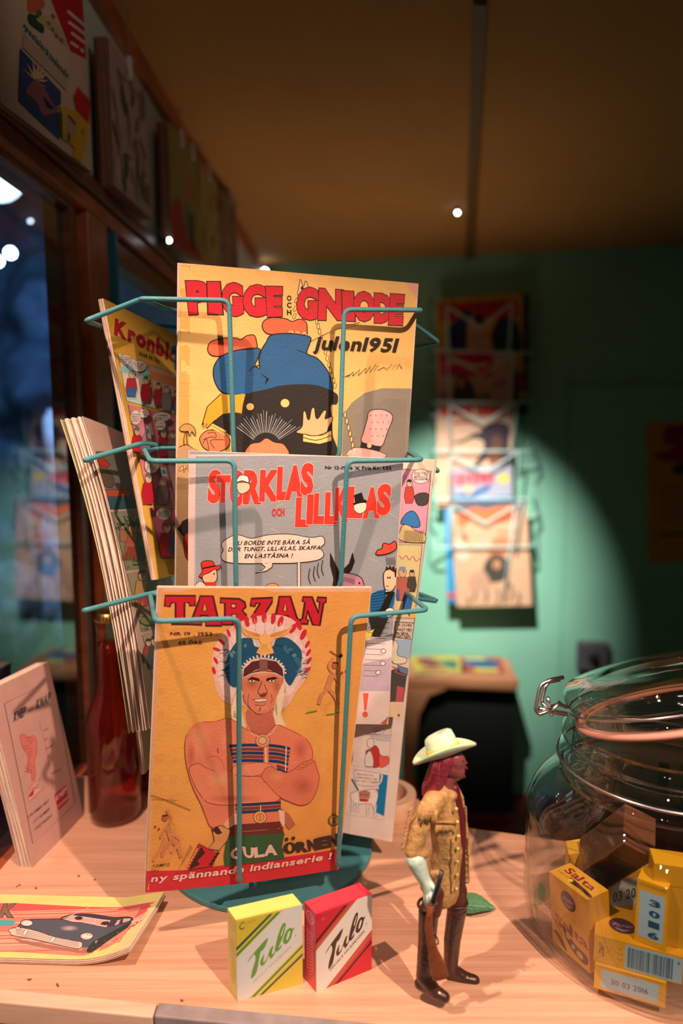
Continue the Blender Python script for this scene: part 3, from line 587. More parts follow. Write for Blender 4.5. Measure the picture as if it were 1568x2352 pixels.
for ch, q in zip('LILLKLAS', [(700, 308, 780, 482), (765, 290, 805, 466), (806, 284, 872, 464), (870, 278, 945, 466), (928, 250, 1012, 446), (1000, 245, 1092, 430), (1092, 250, 1192, 432), (1172, 230, 1256, 415)]): s.B([ch], [q], 'ee3a2c', .065, 'f0c8b8', .012, 8)
s.T('OCH', 567, 416, 640, 412, 42, 'd8342c', .05)
s.Sm([(362, 220), (395, 212), (432, 222), (430, 190), (408, 180), (378, 184)], 'ece0d0', K0, 4); s.Sm([(366, 228), (430, 226), (438, 260), (405, 285), (375, 280)], 'eec4a0', K0, 3)
s.P([(1042, 296), (1088, 280), (1104, 330), (1052, 345)], K0); s.Sm([(1036, 345), (1100, 322), (1118, 335), (1075, 356)], K0); s.Sm([(1046, 352), (1110, 340), (1112, 380), (1080, 402), (1050, 388)], 'f0d4b8', K0, 3)
s.T('Nr 12-1956', 876, 144, 1035, 146, 19, K0, .02); s.T('x', 1048, 148, 1078, 148, 30, K0, .0); s.T('Pris Kr. 1:25', 1090, 147, 1258, 146, 20, K0, .02)
s.Sm([(290, 560), (360, 525), (440, 545), (480, 540), (560, 524), (680, 522), (790, 540), (860, 535), (872, 575), (850, 600), (868, 640), (830, 672), (700, 688), (560, 690), (400, 692), (300, 682), (272, 650), (285, 615), (275, 585)], 'eac8b4', K0, 4)
s.P([(505, 690), (530, 712), (512, 730), (472, 748), (535, 735), (568, 712), (572, 688)], 'eac8b4'); s.L([(505, 690), (530, 712), (512, 730), (472, 748), (535, 735), (568, 712), (572, 688)], 4, K0)
s.T('DU BORDE INTE BÄRA SÅ', 340, 586, 788, 578, 25, K0, .02, sh=8); s.T('DÄR TUNGT, LILL-KLAS, SKAFFA', 312, 622, 848, 610, 24, K0, .02, sh=8); s.T('EN LASTÅSNA !', 408, 660, 684, 655, 24, K0, .02, sh=8)
s.R(716, 686, 732, 830, 'eac8b4', K0, 3); s.Sm([(530, 835), (545, 812), (580, 806), (605, 818), (600, 835)], 'd98a58', K0, 3)
for x, y in ((780, 750), (808, 735), (830, 715), (855, 700)): s.L([(x+8, y-30), (x, y+20), (x+12, y+60)], 4, K0, True)
# donkey ears and muzzle
s.P([(905, 625), (925, 670), (950, 720), (965, 770), (960, 850), (915, 850), (925, 780), (905, 700)], '241a16'); s.P([(1035, 625), (1048, 680), (1030, 730), (1005, 760), (990, 800), (960, 780), (985, 720), (1015, 690)], '241a16')
s.Sm([(960, 760), (1010, 748), (1070, 765), (1095, 795), (1090, 850), (950, 860)], 'c08090', K0, 5); s.E(1074, 806, 5, 7, K0); s.P([(1065, 830), (1105, 812), (1118, 860), (1060, 860)], 'e0503c')
for i in range(9): s.L([(968+i*9, 764+i*2), (975+i*9, 790+i*3)], 2.5, K0)
# left small figure with red hat
s.Sm([(145, 768), (165, 735), (158, 690), (185, 676), (225, 680), (238, 705), (270, 702), (262, 722), (215, 745), (170, 772)], 'd83028', K0, 4); s.L([(160, 722), (240, 705)], 8, K0)
s.Sm([(165, 765), (205, 745), (240, 725), (250, 770), (235, 800), (180, 805)], 'ecb088', K0, 4); s.E(232, 752, 4, 6, K0); s.P([(180, 800), (240, 800), (250, 840), (160, 840)], 'c83a30'); s.Sm([(120, 830), (150, 795), (185, 820), (180, 850)], 'eec4a8', K0, 3)
# right figure: red hat in the air, plain head, blue jacket
s.Sm([(1172, 640), (1180, 615), (1205, 605), (1215, 575), (1250, 580), (1280, 562), (1290, 598), (1270, 622), (1220, 640)], 'e04a38', K0, 5)
for i in range(6): s.L([(1228+i*10, 655), (1236+i*9, 700)], 2.5, K0)
s.Sm([(1215, 790), (1218, 745), (1250, 718), (1290, 725), (1300, 760), (1285, 820), (1262, 850), (1225, 842)], 'f0be94', K0, 5)
s.P([(1225, 735), (1232, 705), (1243, 722), (1252, 700), (1260, 722), (1275, 704), (1280, 728), (1300, 716), (1296, 780), (1280, 770), (1278, 745), (1250, 728)], '3a1c18')
s.E(1240, 775, 4, 7, K0); s.E(1252, 775, 4, 7, K0); s.L([(1228, 822), (1243, 826)], 4, K0)
s.P([(1140, 870), (1180, 850), (1222, 842), (1270, 850), (1290, 870), (1262, 960), (1235, 1010), (1140, 1010)], '1a5e8c'); s.P([(1226, 850), (1262, 850), (1242, 935)], 'eedcd0'); s.P([(1220, 858), (1262, 852), (1255, 872), (1228, 876)], K0); s.P([(1238, 870), (1262, 850), (1278, 862), (1230, 985), (1170, 1010), (1190, 965)], K0)
for i in range(7): s.L([(1145, 868+i*16), (1215, 856+i*17)], 3, K0)
s.L([(1222, 842), (1215, 950), (1160, 975)], 4, K0)
s.crop(780, 1020, .39934)
s.P([(165, 990), (280, 1000), (225, 1120), (190, 1100)], '2a2420'); s.P([(150, 1080), (200, 1060), (150, 1170)], 'e8c048', K0, 3); s.Sm([(262, 955), (290, 940), (312, 955), (300, 985), (270, 990)], 'f0e0d4', K0, 3)
s.P([(160, 1110), (300, 1105), (300, 1210), (290, 1260), (130, 1270)], 'e8cfc8'); s.P([(130, 1260), (295, 1225), (285, 1425), (110, 1420)], 'c7a9b2')
for i in range(11): y = 1020+i*31; s.L([(165-i*3, y), (290-i*7, y+4)], 2, K0)
for x, y in ((250, 1187), (247, 1258), (220, 1310)): s.Sm([(x-14, y), (x, y-12), (x+14, y-2), (x+8, y+12), (x-8, y+12)], 'eee0da', K0, 3)
s.P([(100, 1418), (300, 1418), (285, 1640), (80, 1620)], 'eccabc'); s.P([(133, 1430), (166, 1430), (152, 1528), (140, 1528)], 'f0603c'); s.E(145, 1552, 16, 18, 'f0603c'); s.P([(232, 1604), (262, 1580), (280, 1560), (268, 1612)], 'b86850')
magazine(s, 'comic_magazine', 'light grey comic with red title and speech bubble, middle front pocket', .004, 4, back='c8b0a4', nu=12, nv=12)
# --- orange yellow comic, lower front pocket
s = Sheet((-.1384, .5064, 1.1658), V((.9581, .2789, -.0645))*.17, V((-.1003, .116, -.9882))*.2735, (320, 1340, .35714), lambda u, v: .0028*sin(pi*u)*(.4+.6*v), base='e9984c')
A = s
s.rect01(0, 0, 1, .012, 'e8aa84'); s.G(560, 900, 900, 900, 'f2a850', 'e9984c'); s.rect01(0, 0, .016, 1, 'e2a070')
s.P([(40, 1850), (300, 1836), (620, 1786), (1000, 1740), (1290, 1706), (1330, 2100), (20, 2100)], 'cf3038')
RD = 'cc2030'; OD = '4a1c1c'
def slab_letters(polys):
    for outer, holes in polys:
        A.P(outer, RD, OD, 13)
        for h in holes: A.P(h, 'ea9c4c', OD, 9)
slab_letters([([(165, 78), (362, 78), (356, 142), (322, 142), (320, 122), (290, 122), (290, 228), (318, 232), (316, 262), (206, 262), (206, 232), (232, 228), (232, 124), (205, 124), (196, 148), (162, 146)], []),
 ([(388, 80), (472, 78), (505, 225), (530, 232), (528, 270), (425, 270), (425, 240), (445, 236), (440, 205), (392, 205), (385, 232), (402, 236), (400, 265), (312, 262), (314, 232), (338, 228), (378, 118), (384, 110)], [[(404, 172), (420, 118), (434, 172)]]),
 ([(518, 92), (640, 96), (676, 116), (682, 150), (660, 172), (684, 196), (690, 232), (720, 262), (640, 268), (600, 262), (600, 236), (596, 262), (530, 262), (530, 234), (548, 232), (548, 124), (520, 122)], [[(590, 128), (618, 130), (618, 154), (590, 154)], [(594, 192), (624, 196), (622, 222), (594, 222)]]),
 ([(718, 94), (856, 88), (850, 118), (788, 218), (846, 216), (852, 196), (880, 200), (872, 262), (706, 262), (706, 236), (776, 122), (748, 124), (740, 144), (712, 142)], []),
 ([(895, 82), (968, 80), (1012, 222), (1034, 232), (1030, 262), (945, 262), (948, 234), (962, 230), (956, 206), (912, 206), (906, 232), (924, 236), (920, 262), (850, 262), (852, 234), (868, 226), (892, 120)], [[(920, 172), (936, 120), (948, 172)]]),
 ([(1050, 84), (1108, 84), (1150, 190), (1158, 118), (1140, 112), (1144, 86), (1200, 90), (1196, 120), (1182, 124), (1158, 268), (1112, 262), (1078, 170), (1068, 226), (1084, 232), (1080, 258), (1030, 256), (1034, 228), (1046, 222), (1062, 118), (1046, 112)], [])])
s.T('NR 19 . 1953 .', 198, 333, 498, 331, 22, '5c2c20', .035); s.T('60 ÖRE', 250, 390, 402, 388, 23, '5c2c20', .035)
# feather bonnet
s.Sm([(500, 700), (470, 560), (470, 450), (520, 340), (600, 270), (690, 225), (800, 200), (930, 205), (1010, 250), (1070, 330), (1095, 430), (1100, 520), (1060, 620), (1000, 700), (960, 770), (880, 800), (650, 780), (560, 760)], 'edb09c')
s.Sm([(530, 680), (505, 560), (520, 440), (600, 330), (700, 270), (800, 250), (920, 260), (1010, 330), (1055, 430), (1060, 540), (1010, 640), (940, 720), (700, 740), (560, 720)], 'eec2b4')
tips = [(478, 556, 75), (490, 492, 60), (495, 420, 20), (528, 372, 45), (572, 315, 70), (625, 268, 85), (690, 240, -100), (738, 222, -95), (800, 212, -90), (858, 222, -80), (905, 240, -70), (985, 285, -55), (1022, 262, -110), (1052, 325, -65), (1078, 388, -60), (1085, 440, -60), (1088, 492, -58), (1078, 552, -40)]
for i, (x, y, a) in enumerate(tips):
    s.E(x, y, 38 if 4 < i < 14 else 27, 17 if 4 < i < 14 else 11, 'd22a34', rot=a, n=12)
for i in range(26):
    a = pi*(1.02+.96*i/25); s.L([(790+190*cos(a), 560+170*sin(a)), (790+(285)*cos(a), 520+300*sin(a))], 4, 'e2a090' if i % 2 else 'f4d2c4')
TL_ = '22506a'
s.Sm([(600, 400), (650, 350), (720, 350), (745, 400), (850, 400), (880, 350), (950, 345), (1020, 400), (1042, 450), (1030, 540), (1000, 600), (965, 650), (930, 600), (920, 520), (800, 470), (690, 500), (640, 600), (620, 660), (575, 640), (550, 560), (565, 470)], TL_)
for i in range(40):
    a = random.uniform(pi*.95, pi*2.05); x, y = 790+235*cos(a), 540+165*sin(a)
    if 700 < x < 880: continue
    s.E(x, y, random.uniform(12, 30), random.uniform(6, 13), random.choice(['2c6480', '1c4058', '5c8484', '3a6a7a']), rot=random.uniform(0, 180), n=8)
for i in range(30):
    sd = random.choice((-1, 1)); x = 800+sd*random.uniform(200, 255); y = random.uniform(430, 650); s.L([(x, y), (x+sd*20, y-12), (x+sd*35, y-4)], 3, '2c6480', True)
# golden bird badge
s.P([(640, 272), (700, 300), (760, 318), (790, 330), (805, 300), (822, 330), (860, 315), (920, 300), (985, 270), (950, 318), (900, 340), (860, 352), (842, 380), (862, 440), (800, 458), (750, 440), (778, 385), (765, 352), (720, 345), (670, 320)], 'f0ac60', 'd87c3c', 3)
for i in range(6): s.L([(660+i*8, 285+i*8), (770, 325+i*3)], 2.5, 'd87c3c'); s.L([(965-i*10, 285+i*8), (842, 325+i*3)], 2.5, 'd87c3c')
for i in range(5): s.L([(770+i*16, 438), (793+i*5, 385)], 2.5, 'd87c3c')
# face
s.Sm([(662, 560), (700, 545), (800, 540), (900, 560), (918, 610), (905, 680), (890, 740), (862, 790), (820, 822), (760, 828), (718, 800), (680, 760), (662, 700), (655, 620)], 'de7c5c', 'a04c34', 4)
s.Sm([(690, 800), (760, 835), (850, 815), (862, 860), (880, 925), (800, 960), (720, 940), (690, 880)], 'c66650')
s.G(720, 640, 60, 45, 'b05a3c', 'de7c5c'); s.G(880, 650, 35, 70, 'b45c3e', 'de7c5c'); s.G(790, 570, 70, 28, 'e8946a', 'de7c5c'); s.G(790, 790, 50, 25, 'e4906a', 'de7c5c')
s.P([(662, 600), (668, 540), (720, 492), (800, 478), (880, 492), (920, 540), (925, 598), (870, 570), (790, 560), (720, 572)], '5c2a28', 'f0c8ae', 6); s.P([(768, 480), (820, 480), (822, 558), (770, 560)], '8c5448')
for i in range(18):
    a = pi*(1.03+.94*i/17); s.L([(792+136*cos(a), 580+110*sin(a)), (792+150*cos(a), 578+128*sin(a))], 10, 'f0d0bc')
s.P([(690, 612), (720, 592), (768, 604), (772, 622), (735, 612)], '3c1814'); s.P([(812, 620), (815, 602), (862, 592), (888, 600), (860, 612)], '3c1814')
for x in (722, 848): s.Sm([(x-24, 620), (x, 610), (x+24, 620), (x, 628)], 'f2c8a4', '6a2c20', 3); s.E(x, 618, 6, 6, K0)
s.L([(784, 620), (775, 650), (762, 675), (760, 695), (785, 705), (800, 690)], 5, '7a3424', True); s.L([(800, 640), (812, 670), (820, 690), (800, 700)], 4, '7a3424', True); s.Sm([(770, 705), (800, 700), (815, 690), (810, 715), (780, 722)], '7c3c2a')
s.P([(735, 740), (775, 732), (818, 734), (812, 748), (770, 752), (742, 750)], 'eed0b8', '7a3424', 3); s.L([(722, 738), (735, 735)], 4, '7a3424'); s.L([(740, 770), (790, 775), (805, 764)], 7, 'b25c40', True); s.E(772, 798, 6, 14, 'a85238', rot=20)
s.L([(700, 700), (695, 760), (715, 800)], 4, 'a04c34', True); s.L([(845, 700), (850, 740), (840, 760)], 4, 'a04c34', True)
# hanging ermine braids
for pts in ([(640, 640), (600, 740), (580, 820), (610, 900), (640, 1020), (690, 1010), (680, 900), (650, 780), (662, 690)], [(925, 620), (880, 720), (855, 830), (880, 920), (930, 1000), (962, 1050), (970, 990), (935, 900), (905, 830), (920, 760), (935, 700)]):
    s.P(pts, 'eec8a0'); s.L(pts, 5, 'e0a884')
for p in ([(932, 640), (925, 700), (938, 690)], [(880, 740), (865, 800), (885, 850)], [(930, 780), (915, 820), (935, 800)], [(610, 800), (600, 850), (625, 860)]): s.P(p, 'a8a070')
# torso and arms
FL, FD, FO = 'e57c5c', 'c45c48', '93402e'
s.Sm([(580, 860), (480, 880), (400, 885), (340, 915), (300, 980), (292, 1060), (300, 1150), (325, 1250), (350, 1320), (400, 1420), (430, 1500), (470, 1560), (620, 1600), (900, 1600), (900, 1420), (930, 1250), (1060, 1200), (1110, 1100), (1085, 1010), (1020, 960), (960, 930), (880, 900), (800, 960), (690, 930)], FL, FO, 4)
s.G(380, 1010, 85, 130, 'ea9468', FL, 10); s.G(480, 1220, 80, 90, 'e68e64', FL); s.G(1030, 1060, 55, 90, FD, FL); s.G(560, 1000, 60, 80, 'e89068', FL); s.G(330, 1100, 30, 90, FD, FL)
s.L([(500, 1050), (505, 1080)], 7, FO); s.L([(430, 1120), (470, 1100), (520, 1120), (545, 1180)], 4, FD, True)
# chest plate rows
for i, (y, cl) in enumerate(((1030, '1e3a5c'), (1056, '80403c'), (1080, '1e3a5c'), (1104, '80403c'), (1128, '1e3a5c'), (1160, '80403c'), (1182, '1e3a5c'))):
    if i < 5: s.L([(575+i*6, y+6), (680, y-2), (795, y)], 19, cl, True)
    s.L([(828 if i < 5 else 880, y+(0 if i < 5 else 0)), (900, y+8), (965-i*3, y+24)], 19, cl, True)
s.L([(808, 1040), (812, 1150)], 11, 'f0c090'); s.L([(940, 1040), (935, 1195)], 7, 'eec8b0')
s.E(790, 1000, 47, 42, 'e09468', FO, 4); s.E(788, 998, 27, 25, 'e8a878', FO, 4); s.L([(690, 900), (720, 955), (770, 975)], 4, 'f0c090', True); s.L([(880, 900), (850, 950), (810, 972)], 4, 'f0c090', True)
# crossed forearms
s.Sm([(605, 1165), (700, 1145), (790, 1140), (850, 1160), (800, 1205), (700, 1230), (600, 1215)], 'ed8866', FO, 3)
s.Sm([(320, 1180), (380, 1150), (440, 1180), (560, 1215), (700, 1225), (790, 1235), (830, 1290), (900, 1360), (850, 1395), (700, 1405), (560, 1412), (450, 1400), (400, 1360), (350, 1280)], 'e9825f', FO, 4)
s.G(520, 1250, 110, 60, 'ec9c70', 'e9825f'); s.G(600, 1370, 200, 30, FD, 'e9825f')
s.Sm([(830, 1165), (900, 1195), (960, 1200), (1050, 1140), (1115, 1130), (1140, 1190), (1152, 1250), (1130, 1340), (1090, 1400), (1030, 1415), (960, 1390), (900, 1360), (830, 1290), (780, 1225)], 'e17858', FO, 4)
s.G(1040, 1290, 90, 70, FD, 'e17858'); s.G(880, 1230, 60, 40, 'e89468', 'e17858')
for i in range(4): s.L([(990+i*24, 1180-i*12), (1030+i*22, 1185-i*14), (1060+i*20, 1170-i*10)], 6, FD, True)
# waist plates, belt, trousers, side pieces
for y, cl in ((1400, '1e3a5c'), (1424, '80403c'), (1446, '1e3a5c')): s.L([(615, y+10), (720, y+6), (905, y-6)], 18, cl, True)
s.P([(600, 1460), (640, 1440), (640, 1590), (560, 1570), (540, 1530)], 'eaa47c'); s.P([(905, 1430), (960, 1470), (1000, 1540), (960, 1570), (920, 1520)], 'b86a4c'); s.P([(890, 1440), (930, 1450), (930, 1560), (900, 1520)], 'ecb898')
s.P([(610, 1535), (900, 1515), (925, 1590), (620, 1618), (500, 1600)], '6c302c'); s.L([(650, 1580), (900, 1560)], 5, 'a8604c')
s.P([(560, 1610), (930, 1590), (912, 1680), (930, 1755), (545, 1800), (540, 1740)], '3a5a38'); s.E(772, 1487, 42, 38, 'ecb070', '9c5028', 5); s.E(772, 1487, 26, 24, 'e49458', '9c5028', 4); s.L([(772, 1465), (772, 1508)], 4, '9c5028')
s.L([(775, 1410), (775, 1450)], 6, 'f0c090')
s.P([(465, 1560), (520, 1540), (585, 1570), (560, 1640), (510, 1700), (440, 1690), (480, 1640)], 'd99058', '6c302c', 5); s.P([(462, 1570), (500, 1545), (530, 1590), (500, 1600)], '4c2420'); s.P([(380, 1660), (500, 1720), (470, 1800), (300, 1830), (340, 1740)], 'cc2832', '6c302c', 5)
s.P([(350, 1730), (400, 1680), (420, 1720), (370, 1770), (390, 1790), (320, 1828), (330, 1780)], '3c2420'); s.L([(375, 1690), (300, 1828)], 14, 'ea9c4c')
for i in range(7): s.P([(372-i*11, 1694+i*19), (386-i*11, 1698+i*19), (380-i*11, 1708+i*19), (366-i*11, 1704+i*19)], 'cc2832')
for i in range(12): s.L([(345-i*8, 1690+i*12), (325-i*6, 1668+i*13)], 5, 'c08450')
for i in range(4): s.E(500-i*14, 1720+i*22, 14, 9, '3c2420', rot=-40)
# running figures
def runner(o, m=1, k='d08050'):
    X = lambda x, y: (o[0]+x*m, o[1]+y)
    for p, w_ in (([X(0, 0), X(-15, 50), X(-30, 90)], 36), ([X(-30, 90), X(-65, 130), X(-85, 190)], 24), ([X(-20, 90), X(20, 140), X(40, 190)], 24), ([X(0, -20), X(30, 30), X(50, 70)], 15), ([X(-5, -20), X(-20, -60), X(10, -110)], 16)): s.L(p, w_, k, True)
    s.E(*X(20, -60), 20, 22, 'b86040'); s.L([X(5, -78), X(38, -72)], 12, '5c2c24')
runner((1235, 580)); s.L([(1222, 428), (1285, 472)], 6, '5c3424'); s.P([(1278, 455), (1300, 445), (1305, 462), (1285, 478)], '4c2a20'); s.L([(1068, 823), (1140, 808)], 8, '6c9038'); s.L([(1202, 836), (1285, 824)], 8, '6c9038')
runner((185, 1560), -1); s.L([(75, 1355), (160, 1380), (330, 1446)], 5, '8c5838'); s.L([(78, 1380), (240, 1385)], 3, '8c5838'); s.L([(185, 1600), (230, 1610), (262, 1650), (200, 1720)], 20, 'd98a58', True); s.L([(170, 1620), (140, 1700), (90, 1780)], 18, 'd98a58', True)
for x, y in ((103, 1557), (126, 1572), (1300, 568), (1328, 556)): s.E(x, y, 7, 9, 'c03828')
s.E(1247, 1516, 36, 37, '4c3020'); s.E(1247, 1516, 31, 32, 'dda454'); s.E(1247, 1516, 21, 22, '4c3020'); s.E(1247, 1516, 18, 19, 'dda454'); s.T('S', 1236, 1530, 1258, 1530, 30, '4c3020', .04)
for i in range(22): a = i*2*pi/22; s.L([(1247+23*cos(a), 1516+24*sin(a)), (1247+31*cos(a), 1516+32*sin(a))], 3, '4c3020')
s.B('GULA', [[(580, 1690), (655, 1668), (655, 1750), (585, 1758)], [(655, 1672), (735, 1680), (728, 1750), (672, 1742)], [(730, 1682), (790, 1662), (800, 1738), (735, 1745)], [(790, 1668), (884, 1655), (884, 1728), (795, 1735)]], 'eab8a8', .05)
s.E(942, 1628, 12, 11, '43302a'); s.E(985, 1622, 12, 11, '43302a'); s.E(962, 1684, 42, 36, '43302a', rot=-6); s.E(962, 1684, 13, 22, 'ea9c4c', rot=-4)
s.B('RNEN', [ [(1000, 1650), (1075, 1640), (1085, 1712), (1005, 1715)], [(1072, 1635), (1135, 1628), (1140, 1705), (1085, 1708)], [(1135, 1625), (1210, 1612), (1215, 1690), (1140, 1702)], [(1205, 1612), (1278, 1598), (1275, 1680), (1215, 1690)]], '43302a', .065)
s.T('ny spännande indianserie !', 72, 1912, 1228, 1762, 44, 'eebfae', .03, sh=12)
s.T('CAMITZ', 86, 1815, 198, 1802, 18, '5c2c20', .01); s.T('Okt', 76, 1842, 124, 1838, 15, '5c2c20', 0)
magazine(s, 'comic_magazine', 'orange yellow comic with man in feather bonnet, arms crossed, lowest front pocket', .004, 4, back='e0a058', grow=.008, nu=14, nv=14)
# --- side magazines
REAL = ('RES DEJ', 'DÅ - VI', 'MÅSTE KLA', 'RA HONOM')
def bubble(x, y, rx, ry, lines, h=9, tail=None, k=.0):
    A.E(x, y, rx, ry, 'efd2c0', K0, 2.5)
    if tail: A.L([(x, y+ry), tail], 3, K0)
    for i, t in enumerate(lines): yy = y - ry*.5 + (i+.6)*ry*1.15/len(lines); ww = rx*.72; (A.T if t in REAL else (lambda t_, *q: A.D(*q[:5])))(t, x-ww, yy-ww*k, x+ww, yy+ww*k, h, '3c2c28', .01)
def man(x, y, h, body, legs=None, skin='e8b088', hat=None, k=.5):
    A.P([(x-h*.16, y-h*.68), (x+h*.14, y-h*.68), (x+h*.2, y-h*.3), (x+h*.12, y), (x-h*.16, y), (x-h*.22, y-h*.3)], body, K0, 2.5)
    if legs: A.P([(x-h*.15, y-h*.32), (x+h*.15, y-h*.32), (x+h*.14, y), (x+h*.02, y), (x, y-h*.2), (x-h*.05, y), (x-h*.16, y)], legs, K0, 2)
    A.E(x, y-h*.82, h*.11, h*.15, skin, K0, 2.5); A.E(x+h*.03, y-h*.84, h*.02, h*.03, K0)
    A.P([(x-h*.12, y-h*.86), (x-h*.08, y-h*.98), (x+h*.08, y-h*.98), (x+h*.1, y-h*.88)], hat or '3c2420')
O = V((-.2157, .636, 1.4034)); U = V((.2475, .9645, -.0922)).normalized(); W_ = V((.1727, -.0655, -.9879)).normalized()
s = Sheet(O, U*.19, W_*.26, (180, 660, .31477), base='efae42', face=(1, -.3, .2)); A = s; s.bend = None
s.L([(183, 85), (568, 2140)], 5, 'e0b080')
s.T('Kronblom', 262, 338, 830, 605, 112, 'c01c2c', .05, ol=K0, olb=.012, up=(.06, -1), h2=120); s.T('SVAR PÅ TAL', 440, 495, 594, 556, 28, K0, .03, up=(.1, -1))
s.P([(680, 430), (715, 420), (730, 620), (700, 600)], '2c6c98'); s.P([(670, 500), (705, 490), (700, 570)], 'e8a888')
def panel(q, bg): A.P(q, bg, K0, 4)
panel([(288, 482), (500, 560), (562, 886), (352, 830)], 'e8d4bc'); panel([(512, 566), (830, 670), (860, 960), (575, 893)], 'e0a890')
panel([(360, 853), (516, 893), (582, 1240), (432, 1212)], 'e0808c'); panel([(524, 897), (800, 960), (860, 1290), (590, 1240)], 'd87880')
panel([(438, 1232), (640, 1280), (705, 1595), (515, 1588)], 'e08088'); panel([(650, 1285), (860, 1330), (880, 1600), (714, 1596)], 'd8a0a0'); panel([(524, 1610), (840, 1610), (830, 1960), (604, 1978)], 'dc6c80')
s.Sm([(302, 610), (360, 560), (500, 600), (520, 640), (450, 640)], '9cc8c0'); s.P([(345, 780), (540, 850), (556, 880), (352, 828)], 'c8dcd0'); s.P([(514, 600), (740, 680), (745, 740), (526, 660)], 'e88848')
bubble(345, 528, 42, 40, ['HEJ DU', 'HÄR NU', 'VAD NYTT'], 9, (360, 590), .1); bubble(440, 575, 52, 42, ['JO TACK', 'DET GÅR', 'BRA SÅ'], 9, None, .1)
man(385, 800, 200, 'b8303c', '2c6ca0', hat='8c9c98'); man(490, 835, 190, 'c82430', None, hat='2c6c60'); man(580, 860, 170, 'b82c38', hat='2c6c60'); man(640, 900, 190, '8c8078', hat='8c7c74'); man(712, 900, 150, 'a04058', '2c88a0')
bubble(412, 950, 40, 55, ['NÅ NÅ', 'MEN DU', 'SE HÄR', 'VÄNNEN'], 9, (440, 1030)); bubble(472, 920, 35, 35, ['DE GÅR', 'TILL OSS'], 9, (490, 985)); bubble(600, 945, 68, 34, ['VAD SKA VI TA', 'OCH GÖRA NU'], 10); bubble(590, 1005, 40, 40, ['JAHA', 'JA SÅ'], 10)
man(420, 1210, 190, 'c02434', hat='587868'); s.Sm([(450, 1200), (460, 1090), (500, 1060), (530, 1120), (540, 1200)], 'a07878', K0, 2); s.P([(480, 1010), (512, 1018), (525, 1110), (495, 1100)], 'd8d8d0', K0, 3); s.P([(488, 1030), (505, 1035), (510, 1070), (494, 1066)], '3c90b8')
man(612, 1235, 200, 'b82434', hat='587868'); man(680, 1240, 200, '8c7470', hat='587868')
bubble(525, 1300, 52, 60, ['JA DET', 'SKULLE VI', 'KUNNA GÖRA', 'OM DU VILL', 'SÅ HÄR'], 9, (545, 1375)); man(500, 1585, 230, 'c01c30', hat='587868'); man(605, 1585, 200, '907068', hat='8c7c74'); s.P([(585, 1310), (630, 1322), (640, 1385), (595, 1378)], 'd8d8d0', K0, 3); s.P([(598, 1330), (622, 1336), (628, 1366), (604, 1362)], '3c90b8')
bubble(610, 1655, 56, 46, ['MEN SI DÅ', 'BLIR DET NOG', 'INTE SÅ', 'BRA'], 9, (630, 1705)); s.P([(585, 1870), (830, 1880), (830, 1960), (604, 1978)], '8c4040'); s.P([(583, 1850), (830, 1855), (830, 1890), (590, 1890)], '708050'); man(630, 1965, 250, 'cc2438', hat='704838'); man(700, 1950, 240, '4c6c90', hat='7c5844')
magazine(s, 'comic_magazine', 'orange comic strip magazine with red title standing in left rack pocket', .005, 6, grow=.004, backlab=None, back='d8a070')
K_ = 1.08; O = CP + (V((-.1995, .5553, 1.297))-CP)*K_; U = V((-.0421, .9867, -.1572)).normalized(); W_ = V((.1642, -.0788, -.9883)).normalized()
s = Sheet(O, U*.18, W_*.281, (180, 940, .33163), lambda u, v: -.010*(1-v)**3*(1-u)**2 + .004*sin(3*v), base='c99c88', face=(1, 0, .2)); A = s
s.E(210, 745, 5, 8, '8c4c40'); s.E(225, 810, 7, 16, '8c4c40')
JG = 'a8906c'
panel([(165, 285), (420, 300), (470, 690), (205, 694)], '6c6458'); panel([(228, 713), (480, 698), (560, 1092), (308, 1118)], '8c8468'); panel([(315, 1145), (560, 1115), (640, 1505), (412, 1548)], JG); panel([(418, 1570), (640, 1515), (700, 1900), (515, 1930)], 'b09878')
s.P([(165, 350), (195, 320), (240, 380), (225, 400), (185, 395)], 'a83020', K0, 3); s.Sm([(195, 560), (330, 560), (350, 600), (210, 600)], 'b04828', K0, 3); s.Sm([(185, 440), (225, 425), (255, 480), (240, 540), (195, 520)], '5c4838', K0, 3); s.P([(255, 510), (300, 510), (285, 575)], '3c3028'); s.P([(205, 610), (480, 610), (480, 690), (212, 692)], '2c4c5c')
for i in range(26): s.L([(300+random.uniform(-60, 150), 720+random.uniform(0, 140)), (300+random.uniform(-40, 170), 760+random.uniform(0, 160))], 7, random.choice(['3c5038', '2c3c2c', '4c6048']))
man(360, 1040, 260, 'b85c40', 'a03828', 'c08060'); man(300, 920, 130, 'b06848'); man(430, 1030, 250, '3c4838', '2c3428')
for i in range(26): x = 280+i*10; s.P([(x, 1050), (x+6, 985+random.uniform(-20, 20)), (x+12, 1050)], random.choice(['a82820', '8c2c20', '687048']))
s.D(350, 1045, 490, 1030, 13, '2c241c'); s.D(350, 1066, 490, 1052, 13, '2c241c'); s.D(352, 1088, 480, 1076, 13, '2c241c')
man(415, 1370, 260, 'c89050', 'b83020', 'c89868'); man(485, 1330, 210, '4c5838', '3c4830', '6c6848')
for i in range(26): x = 375+i*8; s.P([(x, 1440), (x+5, 1385+random.uniform(-20, 20)), (x+10, 1440)], random.choice(['b03020', 'c04830', '687048']))
s.Sm([(400, 1460), (440, 1440), (520, 1440), (540, 1490), (470, 1500), (410, 1490)], '7c8048', K0, 3); s.D(424, 1515, 560, 1490, 14, '2c241c'); s.D(426, 1536, 560, 1512, 14, '2c241c')
man(455, 1760, 170, 'a83830', '6c5038'); man(500, 1800, 230, '4c4048', '3c3840'); s.T('3', 312, 1105, 320, 1105, 18); s.T('6', 408, 1535, 418, 1535, 18)
g = magazine(s, 'comic_magazine', 'thick fanned comic showing jungle picture panels, left rack side', .019, 8, grow=.004, back='c8b080', wav=.0012)
